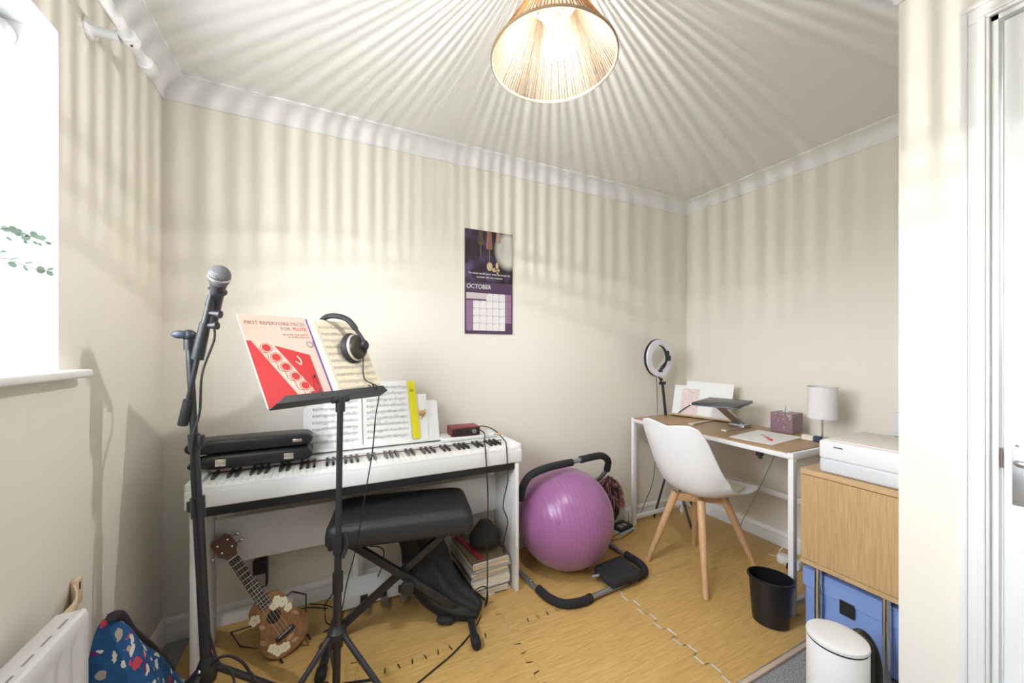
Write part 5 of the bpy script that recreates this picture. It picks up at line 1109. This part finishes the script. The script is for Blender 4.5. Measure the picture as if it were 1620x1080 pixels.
cuh = MB(); cuh.grid(lambda u, v: shell(.09 + .36 * u, .16 + .68 * v) + V((0, 0, .007 + .016 * (math.sin(math.pi * u) * math.sin(math.pi * v)) ** .4)), 14, 14)
o = obj('seat_pad', cuh, mat('cream_leatherette', (.74, .68, .56), .5), t, ang=60)
feet = [atz(1024, 887, ZM), atz(1098, 863, ZM), atz(1117, 949, ZM), atz(1196, 908, ZM)]
feet[3] = V((2.06, 1.235, ZM))
for f_ in feet:
    top_ = V((CXc - .01 + (f_.x - CXc) * .42, CYc + (f_.y - CYc) * .42, .418)); obj('leg', MB().tube([top_, top_.lerp(f_, .5), f_ + V((0, 0, .001))], [.021, .018, .0125], 14), M_beech, t)
for i, j in ((0, 3), (1, 2)):
    a, b = [V((CXc - .01 + (f_.x - CXc) * .46, CYc + (f_.y - CYc) * .46, .392)) for f_ in (feet[i], feet[j])]
    d = b - a; x = d.normalized(); obj('cross_rail', MB().rbox((0, -.011, -.022 + (.002 if i else 0)), (d.length, .011, .020), .003, 2, frame(a, x, V((-x.y, x.x, 0)), V((0, 0, 1)))), M_beech, t)
obj('seat_mount', MB().cyl((CXc - .01, CYc, .405), (CXc - .01, CYc, .424), .045, seg=20), M_beech, t)

# ------------------------------------------------------------------ bins
bx, by = 1.738, .985
t = thing('black_waste_bin', 'shiny black oval waste bin on mat beside desk leg', 'waste bin', (bx, by, ZM))
Mbn = T(bx, by, ZM, math.radians(-60)); M_gb = mat('gloss_black', (.012, .012, .015), .2)
obj('bucket', MB().lathe([(.0, .001), (.062, .001), (.066, .004), (.071, .06), (.080, .197), (.0775, .197), (.069, .06), (.064, .006), (.0, .006)], 40, Mbn, 1.04, .84), M_gb, t)
obj('rim', MB().lathe([(.0785, .188), (.0845, .188), (.0865, .194), (.0845, .2), (.0785, .2)], 40, Mbn, 1.04, .84, caps=False), M_gb, t)
wb = V((1.462, .628, 0))
t = thing('white_pedal_bin', 'white round pedal bin in front of the cabinet', 'pedal bin', (wb.x, wb.y, 0)); Mw = T(wb.x, wb.y, 0, math.radians(150))
M_wb = mat('bin_white', (.80, .80, .81), .45)
obj('bin_body', MB().lathe([(.0, .012), (.077, .012), (.078, .02), (.078, .268), (.075, .272), (.0, .272)], 48, Mw), M_wb, t)
obj('base_ring', MB().lathe([(.0, 0), (.079, 0), (.079, .012), (.0, .012)], 40, Mw), M_blk, t)
obj('lid_gasket', MB().lathe([(.074, .271), (.0772, .271), (.0772, .277), (.074, .277)], 48, Mw, caps=False), M_rub, t)
obj('lid', MB().lathe([(.0785, .2765), (.0795, .279), (.078, .286), (.072, .2885), (.05, .2905), (.0, .291)], 48, Mw), M_wb, t)
obj('pedal', MB().rbox((.072, -.022, .004), (.118, .022, .014), .003, 2, Mw), M_blk, t)
obj('hinge_cover', MB().rbox((-.094, -.03, .16), (-.069, .03, .285), .01, 3, Mw), M_blk, t)
t = thing('black_oval_case', 'black oval case with metal ring behind the pedal bin', 'case', (1.588, .618, 0)); Moc = T(1.600, .622, 0, math.radians(118))
obj('shell', MB().sphere((0, 0, .135), .13, 14, 24, (.42, .22, 1.02), M=Moc), M_blk, t); obj('metal_ring', MB().tube([Moc @ V((.038 + .012 * math.cos(a), .031, .13 + .03 * math.sin(a))) for a in [2 * math.pi * k / 20 for k in range(20)]], .002, 6, True), M_chrome, t)

# ------------------------------------------------------------------ cabinet, printer, storage boxes
KX0, KX1, KY0, KY1, KZ0, KZ1 = 1.782, 2.19, .512, .892, .312, .706
t = thing('oak_cabinet', 'oak-veneer cabinet on chrome legs in the alcove', 'cabinet', (1.98, .7, 0))
obj('carcass', MB().rbox((KX0 + .016, KY0, KZ0 + .002), (KX1, KY1, KZ1 - .022), .001, 1), M_oakcab, t)
obj('top_board', MB().rbox((KX0, KY0, KZ1 - .022), (KX1, KY1 + .002, KZ1), .0015, 1), wood('oak_cabinet_top', (.50, .33, .16), (.66, .46, .25), 1), t)
obj('door', MB().rbox((KX0 + .001, KY0 + .002, KZ0 + .02), (KX0 + .0165, KY1 - .001, KZ1 - .0245), .001, 1), M_oakcab, t)
obj('bottom_board', MB().rbox((KX0, KY0, KZ0), (KX1, KY1 + .002, KZ0 + .018), .0015, 1), wood('oak_cabinet_top', (.50, .33, .16), (.66, .46, .25), 1), t)
for x in (KX0 + .022, KX1 - .03):
    for y in (.838, .628): obj('leg', MB().cyl((x, y, 0.0125 if y > .85 else .001), (x, y, KZ0), .0125, seg=18), M_chrome, t)
t = thing('printer', 'white inkjet printer on top of the oak cabinet', 'printer', (1.98, .68, KZ1))
PXa, PXb, PYa, PYb = 1.795, 2.13, .515, .832; zp = KZ1 + .0008
obj('lower_case', MB().rbox((PXa, PYa, zp), (PXb, PYb, zp + .058), .012, 4), mat('printer_grey', (.66, .68, .72), .45), t)
up = obj('upper_case', MB().rbox((PXa - .002, PYa, zp + .054), (PXb, PYb + .001, zp + .130), .012, 4), M_wplas, t)
obj('scanner_lid', MB().rbox((PXa + .022, PYa, zp + .128), (PXb - .012, PYb - .018, zp + .133), .002, 2), mat('lid_cream', (.78, .74, .68), .45), t)
obj('logo_bar', MB().rbox((PXa - .0028, .752, zp + .106), (PXa - .001, .782, zp + .1105), .0005, 1), mat('bar_navy', (.03, .035, .05), .4), up)
def sbox(label, x0, y0, x1, y1, z0, h, plate):
    t = thing('storage_box', label, 'storage box', ((x0 + x1) / 2, (y0 + y1) / 2, z0)); M_b = mat('blue_card', (.25, .37, .74), .6)
    obj('box_body', MB().rbox((x0 + .007, y0 + .007, z0), (x1 - .007, y1 - .007, z0 + h - .01), .002, 1), M_b, t)
    obj('lid', MB().rbox((x0, y0, z0 + h - .075), (x1, y1, z0 + h), .002, 1), M_b, t)
    if plate:
        q = atx(1340, 964, x0 - .001); obj('label_holder', MB().rbox((x0 - .004, q.y - .024, q.z - .028), (x0 + .001, q.y + .024, q.z + .028), .002, 1), M_blk, t)
sbox('blue lidded storage box with black label holder under the cabinet', 1.825, .535, 2.16, .905, .0135, .262, True)
# floor odds and ends by the desk leg
t = thing('extension_socket', 'white extension socket on the floor behind desk leg', 'socket', (2.31, 1.19, ZM)); obj('casing', MB().rbox((2.26, 1.14, ZM + .0005), (2.31, 1.25, ZM + .045), .006, 2), M_wplas, t)
obj('plug', MB().rbox((2.225, 1.15, ZM + .004), (2.262, 1.185, ZM + .036), .006, 2), M_blk, t)
cable('white cable lying on mat behind the chair', [atz(1214, 876, ZM + .003), atz(1235, 881, ZM + .003), V((2.30, 1.20, ZM + .047)), V((2.40, 1.16, ZM + .06)), V((2.43, 1.12, ZM + .02))], .0025, M_wplas)
cable('thin grey cable draped below the desk to the floor', [V((2.22, 1.20, .70)), atx(1225, 722, 2.25), atx(1207, 760, 2.3), atx(1187, 800, 2.33), atx(1172, 830, 2.36), atz(1172, 850, ZM + .003)], .002, mat('grey_lead', (.3, .29, .29), .6))
cable('thin looped white cable by the extension socket', [V((2.255, 1.20, .04)), atx(1234, 890, 2.25), atx(1232, 875, 2.27), atx(1240, 863, 2.30), atx(1252, 860, 2.33), V((2.40, 1.22, .10))], .0022, M_wplas)
t = thing('wall_router', 'white and grey device on the wall behind the printer', 'device', (XR, .80, .77))
obj('casing', MB().rbox((XR - .035, .72, .80), (XR - .002, .822, .90), .006, 2), M_wplas, t); obj('shelf', MB().rbox((XR - .06, .70, .79), (XR - .002, .828, .80), .002, 1), M_wplas, t); obj('bracket', MB().rbox((XR - .03, .71, .755), (XR - .002, .824, .79), .003, 1), mat('bracket_grey', (.35, .36, .4), .5), t)
